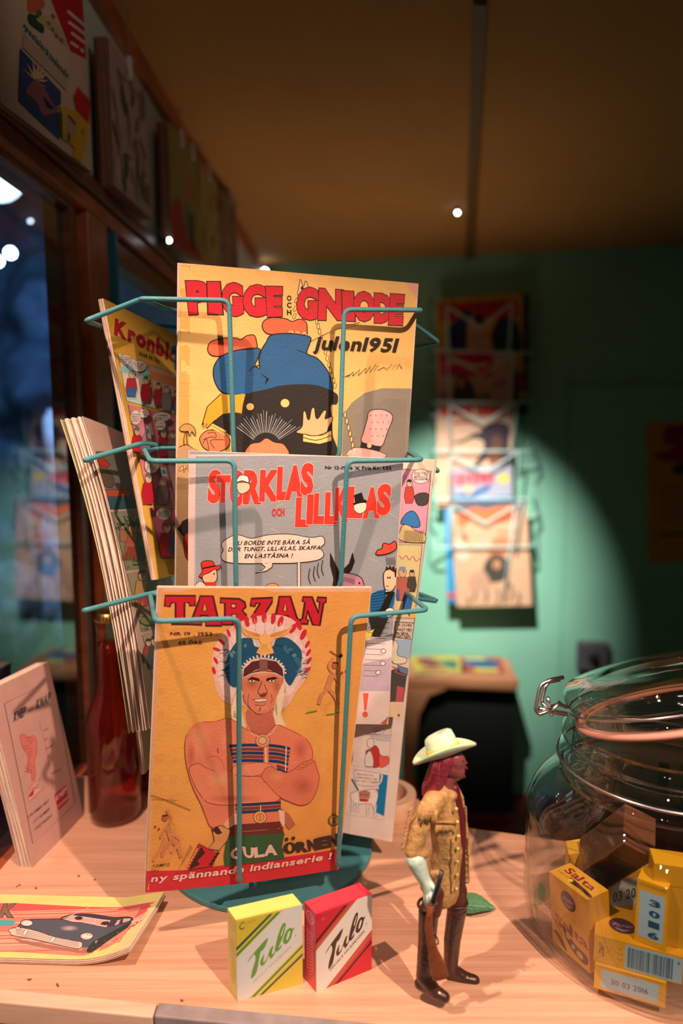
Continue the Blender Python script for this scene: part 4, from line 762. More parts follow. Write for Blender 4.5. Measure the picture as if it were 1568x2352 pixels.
# lowest left magazine, mostly its edge in view
JN = W_.cross(U).normalized(); JN = JN if JN.x > 0 else -JN; O = onpl(252, 1322, g.location + (CP + (V((-.1995, .5553, 1.297))-CP)*K_ - g.location) - JN*.0225, JN); s = Sheet(O, U*.17, W_*.19, (0, 0, 1), lambda u, v: .004*sin(3*v), base='b08c48', face=(1, 0, .2)); s.raw = True; A = s
s.R(.08, .06, .92, .3, '8c3030'); s.Sm([(.2, .4), (.7, .38), (.8, .8), (.3, .85)], '6c5038')
magazine(s, 'comic_magazine', 'thin olive backed comic under the fanned comic, lowest left pocket', .004, 3, grow=.003, back='d8906c')
# --- cowboy strip page at the right
K_ = .94; s = Sheet(CP + (V((-.0835, .614, 1.2741))-CP)*K_ - V((0, 0, .0095)), V((.9715, .2171, -.0948))*.18*K_ + V((0, 0, .0095)), V((-.1118, .0675, -.9914))*.2648*K_, (780, 1020, .39934), bendf(.001, 2), base='eccbb0'); A = s
s.L([(558, 48), (360, 1575)], 6, 'd0a890')
panel([(200, 130), (525, 155), (490, 572), (150, 560)], 'd898a8'); panel([(150, 575), (474, 580), (430, 1000), (120, 990)], 'eccf90'); panel([(100, 1003), (430, 1005), (375, 1480), (60, 1470)], 'e8c8b0')
bubble(466, 185, 52, 42, ['RES DEJ', 'DÅ - VI', 'MÅSTE KLA', 'RA HONOM'], 11, None); man(400, 340, 140, 'c8443c', hat='3c2c28'); s.Sm([(430, 300), (470, 280), (510, 290), (500, 345), (450, 350)], '4c4440', K0, 3)
s.Sm([(350, 450), (380, 400), (420, 385), (450, 420), (460, 470), (430, 478), (380, 465)], '3c78b0', K0, 4); s.Sm([(345, 550), (360, 470), (400, 470), (440, 500), (490, 520), (480, 565)], 'e8c080', K0, 3)
for i in range(10): s.L([(380+i*11, 495), (360+i*12, 560)], 2, '6c5030'); s.L([(370, 500+i*7), (480, 505+i*7)], 2, '6c5030')
s.L([(342, 640), (360, 660), (380, 640), (400, 665), (420, 645), (440, 672), (468, 650)], 5, 'd87878', True); man(360, 900, 200, 'c86858', '3c6ca8', hat='8c98b0'); man(415, 850, 130, '54483c', hat='3c302c'); s.P([(340, 830), (400, 830), (395, 880), (345, 900)], 'c86858')
s.P([(370, 870), (420, 880), (400, 990), (380, 950), (360, 960)], '3c6ca8', K0, 3); s.P([(400, 1000), (440, 930), (445, 1000)], 'e8c050')
for t, y, x0, x1 in (('TJA SAVIN!', 1046, 318, 412), ('LÄNGST MED', 1072, 316, 414), ('SIN SIDA,', 1094, 316, 398), ('SMÄRT IGEN.', 1112, 310, 408)): s.T(t, x0, y, x1, y+4, 17, '4c3c38', 0)
s.L([(300, 1020), (425, 1028)], 3, K0); s.L([(300, 1108), (412, 1122)], 2, K0); s.P([(300, 1122), (415, 1125), (400, 1230), (300, 1240)], 'a8b8c8'); s.Sm([(305, 1130), (335, 1150), (330, 1210), (380, 1230), (372, 1260), (300, 1250)], 'ecd8b0', K0, 3)
s.P([(295, 1300), (345, 1280), (388, 1310), (365, 1480), (290, 1480)], '4c4644'); s.P([(330, 1270), (390, 1290), (395, 1330), (345, 1310)], '6c7c9c', K0, 3); s.P([(330, 1390), (370, 1400), (360, 1480), (320, 1480)], 'c8545c'); s.L([(300, 1280), (330, 1290), (320, 1310), (380, 1330)], 5, 'c86040', True)
s.P([(280, 1484), (376, 1488), (362, 1580), (270, 1570)], 'ecc49c'); s.E(338, 1560, 6, 10, '5c3428')
magazine(s, 'comic_magazine', 'worn strip page with cowboys and pink panels, behind grey comic at right', .003, 2, grow=.003, back='d8b8a0')
# --- blue and white strip page low at the right
K_ = 1.06; s = Sheet(CP + (V((-.0937, .6514, 1.1569))-CP)*K_, V((.9704, -.2276, -.0805))*.168*K_, V((-.0879, -.0228, -.9959))*.2467*K_, (780, 1680, .1403), lambda u, v: .003*sin(pi*u), base='eccfc0'); A = s
BL = '1c5c88'
panel([(100, -400), (870, -380), (800, 660), (60, 520)], 'eccfc0'); panel([(60, 570), (788, 712), (722, 1448), (-20, 1310)], 'eccfc0')
s.P([(655, 690), (788, 712), (724, 1385), (600, 1320), (640, 900)], '0a78a8'); s.Sm([(240, 700), (265, 620), (500, 650), (690, 690), (702, 780), (650, 870), (560, 885), (400, 880), (280, 840)], 'eccfc0', BL, 7)
for t, y in (('Jag behöver', 690), ('undersökas, jag', 745), ('har ont i ryggen!', 800)): s.T(t, 285-(y-690)*.2, y, 560+(y-690)*.9, y+40, 34, '3c3c44', .0)
for y, x0, x1 in ((40, 450, 840), (70, 500, 835), (100, 520, 830), (130, 600, 830), (20, 440, 640)): s.L([(x0, y), ((x0+x1)/2, y+14), (x1, y+18)], 6, BL, True)
s.Sm([(560, -60), (720, -50), (710, 20), (600, 30)], 'eccfc0', BL, 6); s.T('RIDA?', 590, -5, 680, 0, 32, BL, .02)
s.E(510, 180, 60, 80, 'eccfc0', BL, 7); s.Sm([(440, 300), (520, 270), (580, 220), (640, 280), (655, 400), (640, 560), (600, 580), (550, 570), (540, 420), (500, 330), (440, 370)], 'c8342c', K0, 7); s.Sm([(430, 380), (500, 310), (550, 430), (545, 560), (430, 560), (415, 480)], 'eccfc0', BL, 7)
s.Sm([(650, 380), (720, 400), (780, 400), (812, 440), (800, 520), (720, 575), (650, 560)], 'ea5c54', K0, 7); s.P([(475, 290), (520, 290), (518, 305), (476, 305)], BL); s.L([(430, 560), (545, 572)], 12, BL)
# grazing horse
s.Sm([(190, 1000), (330, 960), (430, 950), (500, 940), (560, 930), (620, 990), (640, 1080), (600, 1200), (560, 1260), (520, 1180), (400, 1170), (310, 1180), (220, 1150)], 'eed8cc', BL, 7)
for x, y in ((190, 1130), (270, 1150), (440, 1200), (560, 1230)): s.P([(x, y), (x+45, y), (x+35, y+90), (x+40, y+160), (x-5, y+160), (x+5, y+90)], 'eed8cc', BL, 6)
s.L([(600, 930), (640, 980), (630, 1080), (600, 1200)], 16, BL, True); s.L([(205, 760), (260, 860), (310, 950)], 26, BL, True); s.P([(320, 980), (430, 955), (500, 990), (490, 1080), (330, 1070)], 'c87868', K0, 7); s.P([(325, 1080), (475, 1090), (470, 1140), (330, 1130)], 'd83c40'); s.T('P.D', 345, 1130, 430, 1135, 40, '6c1c20', .03); s.D(335, 1030, 470, 1045, 30, '5c3028')
magazine(s, 'comic_magazine', 'white and blue strip page with red coats and horse, lowest right pocket', .003, 3, grow=.003, back='d8b8a8')
# --- small booklet leaning at the left wall
s = Sheet((-.337, .627, 1.038), (.016, .097, -.004), (.028, .012, -.188), (0, 1380, .26352), bendf(.001), base='cf9686', face=(1, -1, 0)); A = s
fr = [(34, 896), (468, 684), (652, 1768), (284, 2116)]; s.L(fr+[fr[0]], 6, '3c4048')
s.T('KNEP', 112, 1052, 212, 1000, 78, '2c3c48', .06, sh=6, up=(.05, -1), h2=88); s.T('och', 240, 975, 285, 950, 34, '2c3c48', .02); s.T('KNAP', 305, 945, 432, 880, 80, '2c3c48', .06, sh=6, up=(.05, -1), h2=92)
s.L([(335, 1060), (370, 1180), (420, 1420), (455, 1640)], 4, 'c85050')
for t, x, y, l in (('Som', 372, 1140, 44), ('de', 378, 1222, 30), ('menar', 388, 1300, 68), ('så', 398, 1370, 26), ('i', 414, 1440, 6), ('tidningen', 436, 1520, 88)): s.T(t, x, y, x+l, y-l*.55, 20, '3c3c40', .02, sh=5)
s.Sm([(170, 1180), (210, 1165), (225, 1190), (295, 1180), (315, 1280), (300, 1370), (290, 1390), (300, 1500), (290, 1560), (270, 1560), (262, 1480), (225, 1490), (240, 1420), (232, 1340), (190, 1280)], 'd87868', 'c02830', 4)
for i in range(14): s.L([(190+random.uniform(0, 60), 1200+i*22), (250+random.uniform(0, 50), 1190+i*24)], 4, 'c02830')
s.P([(240, 1640), (300, 1580), (345, 1550), (300, 1620)], 'dfa798', 'c02830', 4); s.P([(240, 1760), (245, 1700), (290, 1640), (380, 1620), (290, 1710)], 'dfa798', 'c02830', 5); s.P([(245, 1700), (290, 1640), (285, 1690), (255, 1712)], 'c02830')
s.P([(465, 1688), (570, 1604), (592, 1738), (500, 1826)], 'd02c38'); s.T('KNEP', 480, 1745, 570, 1665, 50, 'efc8bc', .05, sh=6); s.T('och KNAP', 498, 1800, 585, 1725, 26, 'efc8bc', .04)
for t, x0, y0, x1, y1 in (('UTKOMMER MED', 232, 1905, 412, 1755), ('ETT NUMMER', 285, 1942, 425, 1822), ('VARJE MÅNAD', 290, 2010, 442, 1880)): s.T(t, x0, y0, x1, y1, 32, '4c4044', .01, sh=8)
magazine(s, 'booklet', 'pinkish paper booklet with red drawing standing at the left window', .014, 9, grow=.006, back='d8a898', cat='booklet', wav=.001)
# --- landscape booklet lying flat, car on the cover
s = Sheet((-.338, .592, .856), (.175, -.0065, 0), (-.0085, -.0755, 0), (0, 1980, .33163), lambda u, v: .0125*max(0, u-.72)**2/.0784*(v**1.2) + .007*max(0, u-.80)/.20*(1-v), N=1, base='f2d47c', face=(0, 0, 1)); A = s
s.P([(-300, 290), (105, 284), (600, 310), (1055, 318), (1068, 330), (870, 590), (600, 655), (200, 628), (-300, 600)], 'dc5c54'); s.P([(-300, 330), (60, 350), (600, 340), (1000, 345), (860, 590), (600, 655), (200, 628), (-300, 600)], 'e88c70')
for i in range(26): y = 330+i*11; s.L([(-200, y+20), (300, y+8), (860-i*4, y-8)], 5, random.choice(['f0b090', 'd86858', 'f4c8a8', 'e07c68', 'eca08c']))
for i in range(14): s.L([(560+i*28, 640-i*16), (760+i*22, 560-i*14), (1000-i*3, 400+i*8)], 4, random.choice(['f4c4ac', 'd86858', 'f8d8c0']))
s.P([(-300, 400), (110, 405), (90, 440), (-300, 450)], '58a8a4'); s.B('K', [[(28, 292), (118, 290), (90, 386), (-8, 380)]], '8c6a58', .05, '3c2c28', .03)
s.P([(90, 530), (560, 612), (700, 560), (640, 640), (330, 600), (140, 560)], 'b07060')
CB = '5c5860'
s.Sm([(140, 430), (200, 400), (330, 396), (420, 396), (520, 420), (640, 420), (760, 455), (900, 440), (880, 490), (760, 540), (640, 580), (560, 590), (400, 540), (250, 480), (130, 460)], CB, '2c2428', 4)
s.Sm([(420, 396), (455, 375), (530, 360), (640, 362), (780, 385), (880, 400), (918, 420), (915, 440), (860, 450), (760, 458), (640, 430), (520, 405)], '4c3c44', '2c2428', 4)
s.P([(440, 398), (500, 372), (600, 385), (768, 410), (745, 455), (640, 430), (520, 408)], 'e0a090', 'f0d0c0', 4); s.P([(782, 418), (845, 415), (840, 440), (760, 456)], 'e0a090', 'f0d0c0', 3); s.P([(856, 412), (905, 420), (900, 434), (850, 440)], 'e0a090', 'f0d0c0', 3)
s.E(545, 390, 28, 13, '4c2c2c'); s.E(730, 428, 28, 13, '4c2c2c'); s.L([(650, 425), (665, 398)], 4, 'f0d0c0'); s.G(480, 460, 70, 22, 'c8a8a0', CB)
s.Sm([(70, 490), (60, 470), (130, 455), (250, 478), (400, 525), (540, 550), (570, 565), (545, 600), (400, 575), (200, 530), (90, 510)], 'e8c0ac', '4c3034', 4)
for i in range(5): s.L([(110, 466+i*8), (330, 508+i*12), (545, 556+i*8)], 2.5, '7c5850', True)
for x, y in ((175, 500), (365, 548)): s.P([(x-20, y), (x, y-30), (x+20, y-24), (x, y+8)], 'f0d8c8', '4c3034', 3)
for x, y, r in ((185, 424, 38), (600, 515, 40)): s.E(x, y, r*1.15, r*.62, 'd8b0a0', '3c2c30', 5); s.E(x+4, y+2, r*.8, r*.4, 'f2dccc')
s.E(125, 460, 16, 9, 'f0d0c0', '4c3034', 3); s.Sm([(600, 620), (640, 560), (720, 520), (900, 450), (880, 490), (760, 560), (640, 630)], '3c3c34'); s.L([(640, 600), (760, 545), (860, 490)], 4, 'c8c048', True); s.E(680, 560, 26, 16, 'a89088', '2c2428', 4); s.L([(430, 395), (520, 360), (615, 318)], 2.5, 'f0d8cc')
magazine(s, 'comic_booklet', 'landscape comic lying flat on the counter, dark car on red cover', .005, 5, grow=.012, back='d8a888', cat='booklet', nu=24, nv=14, wav=.0003)
# ------------------------------------------------------------------ bottles
def bottle(x, y, r, label, sc=1.0):
    o = thing('bottle', (x, y, TZ), label, 'bottle', None); ct = (x, y, TZ)
    H_ = .2375*sc; P = [(0.0005, .002), (r*.80, .0015), (r*.96, .004), (r, .010), (r, .106), (r*.985, .114), (r*.93, .122), (r*.82, .131), (r*.69, .139), (r*.59, .146), (r*.55, .154), (r*.49, .185), (r*.45, .212), (r*.44, .218), (r*.47, .2195), (r*.47, .224), (r*.42, .2255), (r*.42, .2335)]
    P = [(a, z*sc) for a, z in P]
    lv = .203*sc; inner = [(max(.0005, a-.0016), max(z, .005)) for a, z in P if z < lv-.001]; inner += [(inner[-1][0], lv), (.0005, lv)]
    b = MB(); b.lathe(inner, ct, 40); b.build('drink', M['brown'], o, smooth=True, label='dark red brown drink filling the bottle')
    b = MB(); b.rings([[V(ct) + V((a*cos(2*pi*k/48), a*sin(2*pi*k/48), z)) for k in range(48)] for a, z in P], caps=False); b.build('glass_body', M['bottleglass'], o, smooth=True)
    rc = r*.50; b = MB(); rg = []
    for z, a, wv_ in ((.2285, rc*1.04, 1), (.2305, rc*1.0, 1), (.2335, rc*.95, .3), (.2365, rc*.90, 0), (.2375, rc*.80, 0), (.2378, .0005, 0)):
        rg.append([V(ct) + V(((a + .0007*wv_*cos(21*t))*cos(t), (a + .0007*wv_*cos(21*t))*sin(t), z*sc)) for t in [2*pi*k/126 for k in range(126)]])
    b.rings(rg); b.build('crown_cap', M['gold'], o, smooth=True, label='brass coloured crown cap')
bottle(-.2570, .7340, .0290, 'brown glass soda bottle with brass cap, nearest bottle left of the rack')
bottle(-.2300, .8030, .0285, 'brown glass soda bottle half hidden between the front bottle and the rack', .97)
# ------------------------------------------------------------------ tape roll and leaf
tc_ = (.053, .745, TZ); o = thing('tape_roll', tc_, 'cream roll of adhesive tape lying on the counter behind the strip page', 'tape roll')
b = MB(); b.lathe([(.0245, .0005), (.0322, .0005), (.0328, .0015), (.0328, .0215), (.0322, .0225), (.0245, .0225)], tc_, 72, closed=True); auto_smooth(b.build('tape', M['tape'], o), 40)
b = MB(); b.lathe([(.0225, .0), (.0243, .0), (.0243, .0232), (.0225, .0232)], tc_, 72, closed=True); auto_smooth(b.build('cardboard_core', M['core'], o), 40)
pz = TZ + .0012; tip = onz(1138, 2087, pz); base_ = onz(1030, 2080, pz); ax = (tip-base_); sd = V((-ax.y, ax.x, 0))
def lf(t): return .33*sin(pi*min(1, t**.8))**.8*(1 + .05*(int(t*18) % 2))
n = 18; vs = []; fs = []; cl = []
for i in range(n+1):
    t = i/n; wd = lf(t) if 0 < i < n else .005; ce = base_ + ax*t
    for q in (-1, -.5, 0, .5, 1): vs.append(ce + sd*wd*q + V((0, 0, .004*abs(q)*sin(pi*t) + .0012*abs(sin(t*7)))))
for i in range(n):
    for j in range(4): a = i*5+j; fs.append((a, a+1, a+6, a+5)); cl.append(c('4f7a4c') if (j in (0, 3)) else c('56845a'))
lo = thing('leaf', base_, 'green serrated leaf lying on the counter behind the cowboy figurine', 'leaf')
obj('blade', mesh('blade', vs, fs, M['leaf'], cl), lo, smooth=True)
b = MB(); b.tube([base_ - ax*.12 + V((0, 0, .001)), base_ + ax*.3 + V((0, 0, .0012)), base_ + ax*.7 + V((0, 0, .0015)), tip + V((0, 0, .0006))], .0004, 6); b.build('midrib', paint('leaf_rib', '6f9468'), lo)
LV = paint('leaf_vein', '6f9468')
for q in (-1, 1):
    for t in (.2, .35, .5, .65, .8):
        b = MB(); b.tube([base_ + ax*t + V((0, 0, .0014)), base_ + ax*(t+.11) + sd*lf(t)*.7*q + V((0, 0, .004))], .00022, 5); b.build('vein', LV, lo)
# ------------------------------------------------------------------ carton boxes
def carton(name, label, A0, B0, C0, h, arts, base, crops, group=None, mat_=None, tilt=None, flap=True):
    """A0 front left bottom, B0 front right bottom, C0 back left bottom (floor points); arts: dict face -> drawing function"""
    A0, B0, C0 = V(A0), V(B0), V(C0); u = B0-A0; d = C0-A0; up = tilt or V((0, 0, h)); m_ = mat_ or M['carton']
    root = thing(name, (A0+B0+C0+(B0+d))/4, label, 'candy box', group)
    b = MB(); b.box(A0, u, d, up, c(base)); o = b.build('box_body', m_, root); bevel(o, .0006)
    faces = dict(front=(A0+up, u, -up, u.cross(up).normalized()), left=(C0+up, A0-C0, -up, up.cross(d).normalized()*-1), top=(C0+up, u, A0-C0, V((0, 0, 1))), right=(B0+up, d, -up, d.cross(up).normalized()))
    for k, fn in arts.items():
        O, U, W, Nn = faces[k]; ctr = O + U/2 + W/2; out = (ctr - (A0 + (u+d+up)/2)).normalized(); s = Sheet(O + out*.00012, U, W, crops, N=1, face=out)
        fn(s); s.build(k+'_print', root, m=m_)
    return root
CR = (500, 2000, .2551)
def tulo(cols, word, sub, cr):
    main, l1, l2, edgec, txt, white = cols
    def f(s):
        x0, x1 = cr; X = lambda u: x0 + (x1-x0)*u
        s.rect01(0, 0, 1, 1, white)
        s.raw = True
        s._poly([(0, 0), (.72, 0), (0, .47)], c(edgec)); s._poly([(0, .022), (.66, .022), (0, .44)], c(main))
        s._poly([(.50, .022), (.55, .022), (0, .375), (0, .335)], c(l1)); s._poly([(.61, .022), (.67, .022), (0, .452), (0, .412)], c(l2))
        s._poly([(1, .47), (1, 1), (.17, 1)], c(edgec)); s._poly([(1, .56), (1, 1), (.30, 1)], c(main))
        s._poly([(1, .50), (1, .54), (.265, 1), (.20, 1)], c(l2)); s._poly([(1, .61), (1, .645), (.385, 1), (.33, 1)], c(l1))
        def bx(ch, q): s.B([ch], [q], txt, .0)
        # slanted brush word
        P = lambda pts: s._poly(catmull(pts, 4), c(txt))
        P([(.16, .55), (.20, .50), (.30, .42), (.46, .31), (.45, .37), (.40, .44), (.36, .46), (.33, .56), (.30, .68), (.26, .74), (.21, .76), (.23, .66), (.28, .54), (.26, .47), (.20, .52)])
        P([(.36, .56), (.41, .50), (.40, .56), (.40, .60), (.45, .56), (.50, .46), (.55, .42), (.53, .50), (.54, .53), (.58, .49), (.57, .53), (.51, .58), (.48, .54), (.43, .61), (.37, .64), (.35, .60)])
        P([(.58, .44), (.62, .32), (.68, .20), (.73, .17), (.74, .22), (.70, .34), (.64, .44), (.63, .47), (.68, .43), (.66, .48), (.60, .51), (.57, .48)])
        P([(.70, .38), (.75, .28), (.81, .25), (.84, .27), (.88, .26), (.85, .30), (.82, .38), (.76, .44), (.71, .43)])
        s._poly([(x, y) for x, y in [(.675, .34), (.72, .22), (.715, .21), (.665, .31)]], c(white)); s._poly(catmull([(.75, .38), (.78, .30), (.81, .29), (.80, .34), (.77, .39)], 4), c(white))
        s.T(sub, .24, .80, .86, .465, .034, txt, .02, up=(-.25, -1)) if txt != '6c9a3c' else s.T(sub, .24, .83, .82, .50, .030, 'a8b878', .0, up=(-.25, -1))
        s.T('R', .885, .38, .905, .37, .025, txt, 0)
        if txt == '6c9a3c': s.T('C', .05, .135, .125, .12, .09, '3c4c34', .0); s.T('CITRON', .13, .085, .29, .06, .025, 'a89c40', 0)
        else: s.T('VIT', .10, .115, .15, .105, .03, 'f0a0a0', 0)
    return f
# text helper for unit space needs vertical scale in face units
def fside(col, ring):
    def f(s):
        s.raw = True; s.rect01(0, 0, 1, 1, col)
        A_ = [(.5+.36*cos(t), .12+.075*sin(t)) for t in [2*pi*i/20 for i in range(20)]]; B2 = [(.5+.28*cos(t), .12+.055*sin(t)) for t in [2*pi*i/20 for i in range(20)]]
        s._poly(A_, c(ring)); s._poly(B2, c(col)); s.E(.5, .12, .2, .03, ring); s.E(.5, .12, .14, .018, col)
        for i, (a, b_) in enumerate(((.34, .82), (.46, .86), (.58, .84), (.70, .8))):
            y = a*0+.30
            while y < b_: s.R(.22+i*.16, y, .30+i*.16, y+.02, ring); y += .03+.01*((i+int(y*50)) % 2)
    return f
Z0 = V((0, 0, .0001))
carton('candy_box', 'small yellow and white candy box with green script word, in front of rack base', V((-.0797, .4770, TZ))+Z0, V((-.0306, .4941, TZ))+Z0, V((-.0880, .4900, TZ))+Z0, .0668,
       {'front': tulo(('d8ba3c', '28504c', '4c8c4c', 'e8c650', '6c9a3c', 'ded4dc'), 'Tulo', 'DEN LILLA HALSLINDAREN', (175, 765)), 'left': fside('e4cf62', 'cdb84a'), 'top': lambda s: (s.rect01(0, 0, 1, 1, 'efdc70'), s.rect01(0, .9, 1, .93, 'd8c03c'))}, 'e6cc6c', CR)
carton('candy_box', 'small red and white candy box with black script word, in front of rack base', V((-.0197, .4854, TZ))+Z0, V((.0244, .5087, TZ))+Z0, V((-.0292, .4990, TZ))+Z0, .0655,
       {'front': tulo(('d01c30', '2c1418', 'a8683c', 'e03040', '38241f', 'e8d8cc'), 'Tulo', 'DEN LILLA HALSLINDAREN', (885, 1370)), 'left': fside('e0304a', 'f09098'), 'top': lambda s: (s.rect01(0, 0, 1, 1, 'f23c4c'), s.rect01(0, .9, 1, .93, 'c82030'))}, 'dc2438', CR)
# ------------------------------------------------------------------ glass jar with candy boxes
JX, JY = .242*1.1316, .49*1.1316; JR = .1115; JS = .1115/.1075
jar = thing('glass_jar', (JX, JY, TZ), 'large clear glass jar with open wire-clamped lid at the right, candy boxes inside', 'jar')
def shell(prof, nm, m, ctr=(JX, JY, TZ), par=jar, n=72, axis=None, **k):
    b = MB(); ctr = V(ctr); ax = V(axis).normalized() if axis else V((0, 0, 1)); u = V((1, 0, 0)); u = (u - ax*u.dot(ax)).normalized(); q = ax.cross(u)
    b.rings([[ctr + ax*z + (u*cos(2*pi*j/n) + q*sin(2*pi*j/n))*r for j in range(n)] for r, z in catmull(prof, 4, False)], caps=False); return b.build(nm, m, par, smooth=True, **k)
shell([(.002, .003), (.06, .002), (.094, .0015), (.104, .005), (.1095, .013), (JR, .028), (JR, .06), (JR, .098), (.1095, .110), (.104, .121), (.094, .132), (.084, .141)], 'jar_body', M['jarglass'])
shell([(.002, .006), (.06, .006), (.094, .0068), (.103, .010), (.107, .018), (JR-.003, .032), (JR-.003, .098), (.1065, .109), (.101, .119), (.0915, .129), (.081, .138)], 'inner_wall', M['jarglass'])
b = MB(); b.lathe([(.0765, .138), (.084, .1395), (.0822, .146), (.0805, .150), (.0845, .1535), (.0845, .158), (.0805, .161), (.0795, .168), (.0825, .171), (.0825, .176), (.0790, .181), (.0750, .182), (.0735, .178), (.0738, .160), (.0742, .145)], (JX, JY, TZ), 72, closed=True); b.build('jar_neck', M['jarneck'], jar, smooth=True)
LA = V((-.25, .24, 1)).normalized(); LC = V((JX+.006, JY, TZ+.203))
b = MB(); b.lathe([(.0720, .000), (.0780, .000), (.0805, .004), (.0800, .010), (.0822, .014), (.0845, .018), (.0845, .026), (.0815, .031), (.060, .0335), (.0003, .0335), (.0003, .0285), (.058, .0285), (.072, .024), (.0735, .012)], LC, 72, LA, closed=True); b.build('lid', M['jarneck'], jar, smooth=True)
b = MB(); b.lathe([(.0735, -.0045), (.0800, -.0045), (.0815, -.002), (.0795, .0005), (.0740, .0005)], LC, 72, LA, closed=True); b.build('rubber_seal', M['rubber'], jar, smooth=True)
ring = [V((JX, JY, TZ+.1545)) + V((.0862*cos(2*pi*k/64), .0862*sin(2*pi*k/64), 0)) for k in range(64)]; b = MB(); b.tube(ring, .0012, 8, closed=True); b.build('neck_wire', M['steel'], jar, smooth=True)
lr = [LC + LA*.0125 + ((V((1, 0, 0))-LA*LA.x).normalized()*cos(2*pi*k/64) + LA.cross((V((1, 0, 0))-LA*LA.x).normalized())*sin(2*pi*k/64))*.0838 for k in range(64)]; b = MB(); b.tube(lr, .001, 8, closed=True); b.build('lid_wire', M['steel'], jar, smooth=True)
cy = JY - .012
def cw(px, nm, r=.0016, rad=.006): b = MB(); b.tube(bend_path([onY(*p) for p in px], rad), r, 10); return b.build(nm, M['steel'], jar, smooth=True)
cl_ = cw([(1292, 1556, cy+.01), (1262, 1562, cy), (1240, 1574, cy), (1229, 1630, cy-.005), (1236, 1642, cy-.006), (1266, 1630, cy-.006)], 'clamp_bail', .0017)
cw([(1284, 1562, cy+.028), (1254, 1568, cy+.018), (1243, 1612, cy+.014), (1252, 1628, cy+.01)], 'clamp_bail', .0015)
cw([(1300, 1640, cy+.02), (1268, 1634, cy), (1238, 1628, cy-.004)], 'clamp_lever', .0020); cw([(1302, 1624, cy+.02), (1282, 1616, cy+.01), (1262, 1626, cy), (1257, 1602, cy)], 'clamp_hook', .0017); cw([(1285, 1612, cy), (1272, 1628, cy-.004), (1264, 1644, cy-.002)], 'clamp_hook', .0015); cw([(1243, 1612, cy), (1254, 1626, cy-.003), (1268, 1622, cy)], 'clamp_hook', .0013)
SY, SW = 'e8a31c', 'a9c0cc'
JF = TZ + .0078; SH = V((.009, .005, 0))
def salta(s):
    s.raw = True; s.rect01(0, 0, 1, 1, 'e69a28'); s.L([(0, .42), (1, .46)], .008, 'b87820')
    for ch, x in zip('Salta', (.10, .33, .50, .60, .78)): s.T(ch, x, .66, x+(.2 if ch != 'l' else .08), .70, .15 if ch in 'Sl' else .14, '8c2030', .02)
    s.L([(.0, .60), (.30, .80)], .015, '4c3018'); s.Sm([(.30, .62), (.60, .75), (.95, .80), (.9, .93), (.6, .90), (.40, .80)], '3c201c'); s.E(.45, .72, .06, .05, 'c8a050'); s.E(.75, .86, .09, .045, 'd0a848'); s.E(.58, .82, .04, .03, 'b8b0a0')
    s.Sm([(.05, .82), (.15, .79), (.3, .86), (.4, .97), (.3, .96), (.15, .87)], '4c281c'); roundel(s, .50, .22, .2, .125)
def roundel(s, x, y, rx, ry):
    s.raw = True; s.E(x, y, rx, ry, '503038'); s.E(x, y, rx*.93, ry*.93, '5c3840'); s.T('Fazer', x-rx*.7, y+ry*.12, x+rx*.7, y+ry*.02, ry*.38, 'b8a0a8', .0, sh=.03); s.L([(x-rx*.5, y+ry*.45), (x, y+ry*.58), (x+rx*.5, y+ry*.35)], ry*.08, 'b8a0a8', True)
def salta_top(s):
    s.raw = True; s.rect01(0, 0, 1, 1, 'eaa42c')
    for ch, x in zip('Salta', (.12, .30, .46, .55, .70)): s.T(ch, x, .52, x+(.16 if ch != 'l' else .06), .52, .34, '8c2038', .02)
    s.T('Lakrits', .08, .72, .34, .72, .10, '5c4018', .0); s.Sm([(.35, .62), (.5, .6), (.95, .7), (.97, .85), (.7, .8), (.45, .82)], '3c281c'); s.E(.42, .72, .05, .1, 'e8d020')
def datelab(txt, vert=False):
    def f(s):
        s.raw = True; s.rect01(0, 0, 1, 1, SY); s.R(.10, .16, .90, .90, SW)
        if vert:
            for i, t in enumerate(txt): s.T(t, .42, .36+.17*i, .78, .36+.17*i, .10, '26506c', .05)
        else: s.T(txt, .24, .66, .76, .66, .22, '5c6c7c', .03)
        for i in range(30): s.R(.06+i*.03, .04, .075+i*.03, .09, 'b87c1c')
    return f
def barcode(s):
    s.raw = True; s.rect01(0, 0, 1, 1, SY); s.T('24g', .06, .62, .12, .62, .40, '4c3c10', .03); s.R(.36, .06, .99, .97, SW)
    for i in range(3): s.L([(.27, .25+i*.2), (.30, .33+i*.2), (.33, .25+i*.2)], .02, 'a8741c')
    x = .39
    while x < .90:
        w_ = random.choice((.004, .008, .012)); s.R(x, .14, x+w_, .90, '2c4c5c'); x += w_ + random.choice((.005, .008, .012))
    s.T('K', .94, .30, .97, .30, .12, '2c4c5c', .02); s.L([(0, .98), (.2, .4)], .01, 'c88a18')
def carve(name, label, pA, pB, dep, h, arts, z=JF, base=SY, mat_=None):
    A0, B0 = onz(*pA, z), onz(*pB, z); u = (B0-A0); dd = V((-u.y, u.x, 0)).normalized()*dep
    return carton(name, label, A0, B0, A0+dd, h, arts, base, CR, mat_=mat_)
A0 = onz(1249, 2172, JF) + SH; B0 = onz(1334, 2248, JF) + SH; dd = V((0, 0, 0)); dd = V((-(B0-A0).y, (B0-A0).x, 0)).normalized()*.024
carton('candy_box', 'yellow candy box with dark red script word standing leftmost inside the jar', A0, B0, A0+dd, .0640, {'front': salta, 'top': salta_top, 'right': lambda s: (s.rect01(0, 0, 1, 1, 'e0961c'), s.rect01(0, .42, 1, .43, 'b87818'))}, 'e69a28', CR, tilt=V((-.006, -.002, .064)))
q1 = carve('candy_box', 'yellow candy box with pale blue date label, lowest front one inside the jar', (1363, 2268), (1527, 2315), .042, .0200, {'front': datelab('30 03 2016')}, JF)
zz = JF + .0204
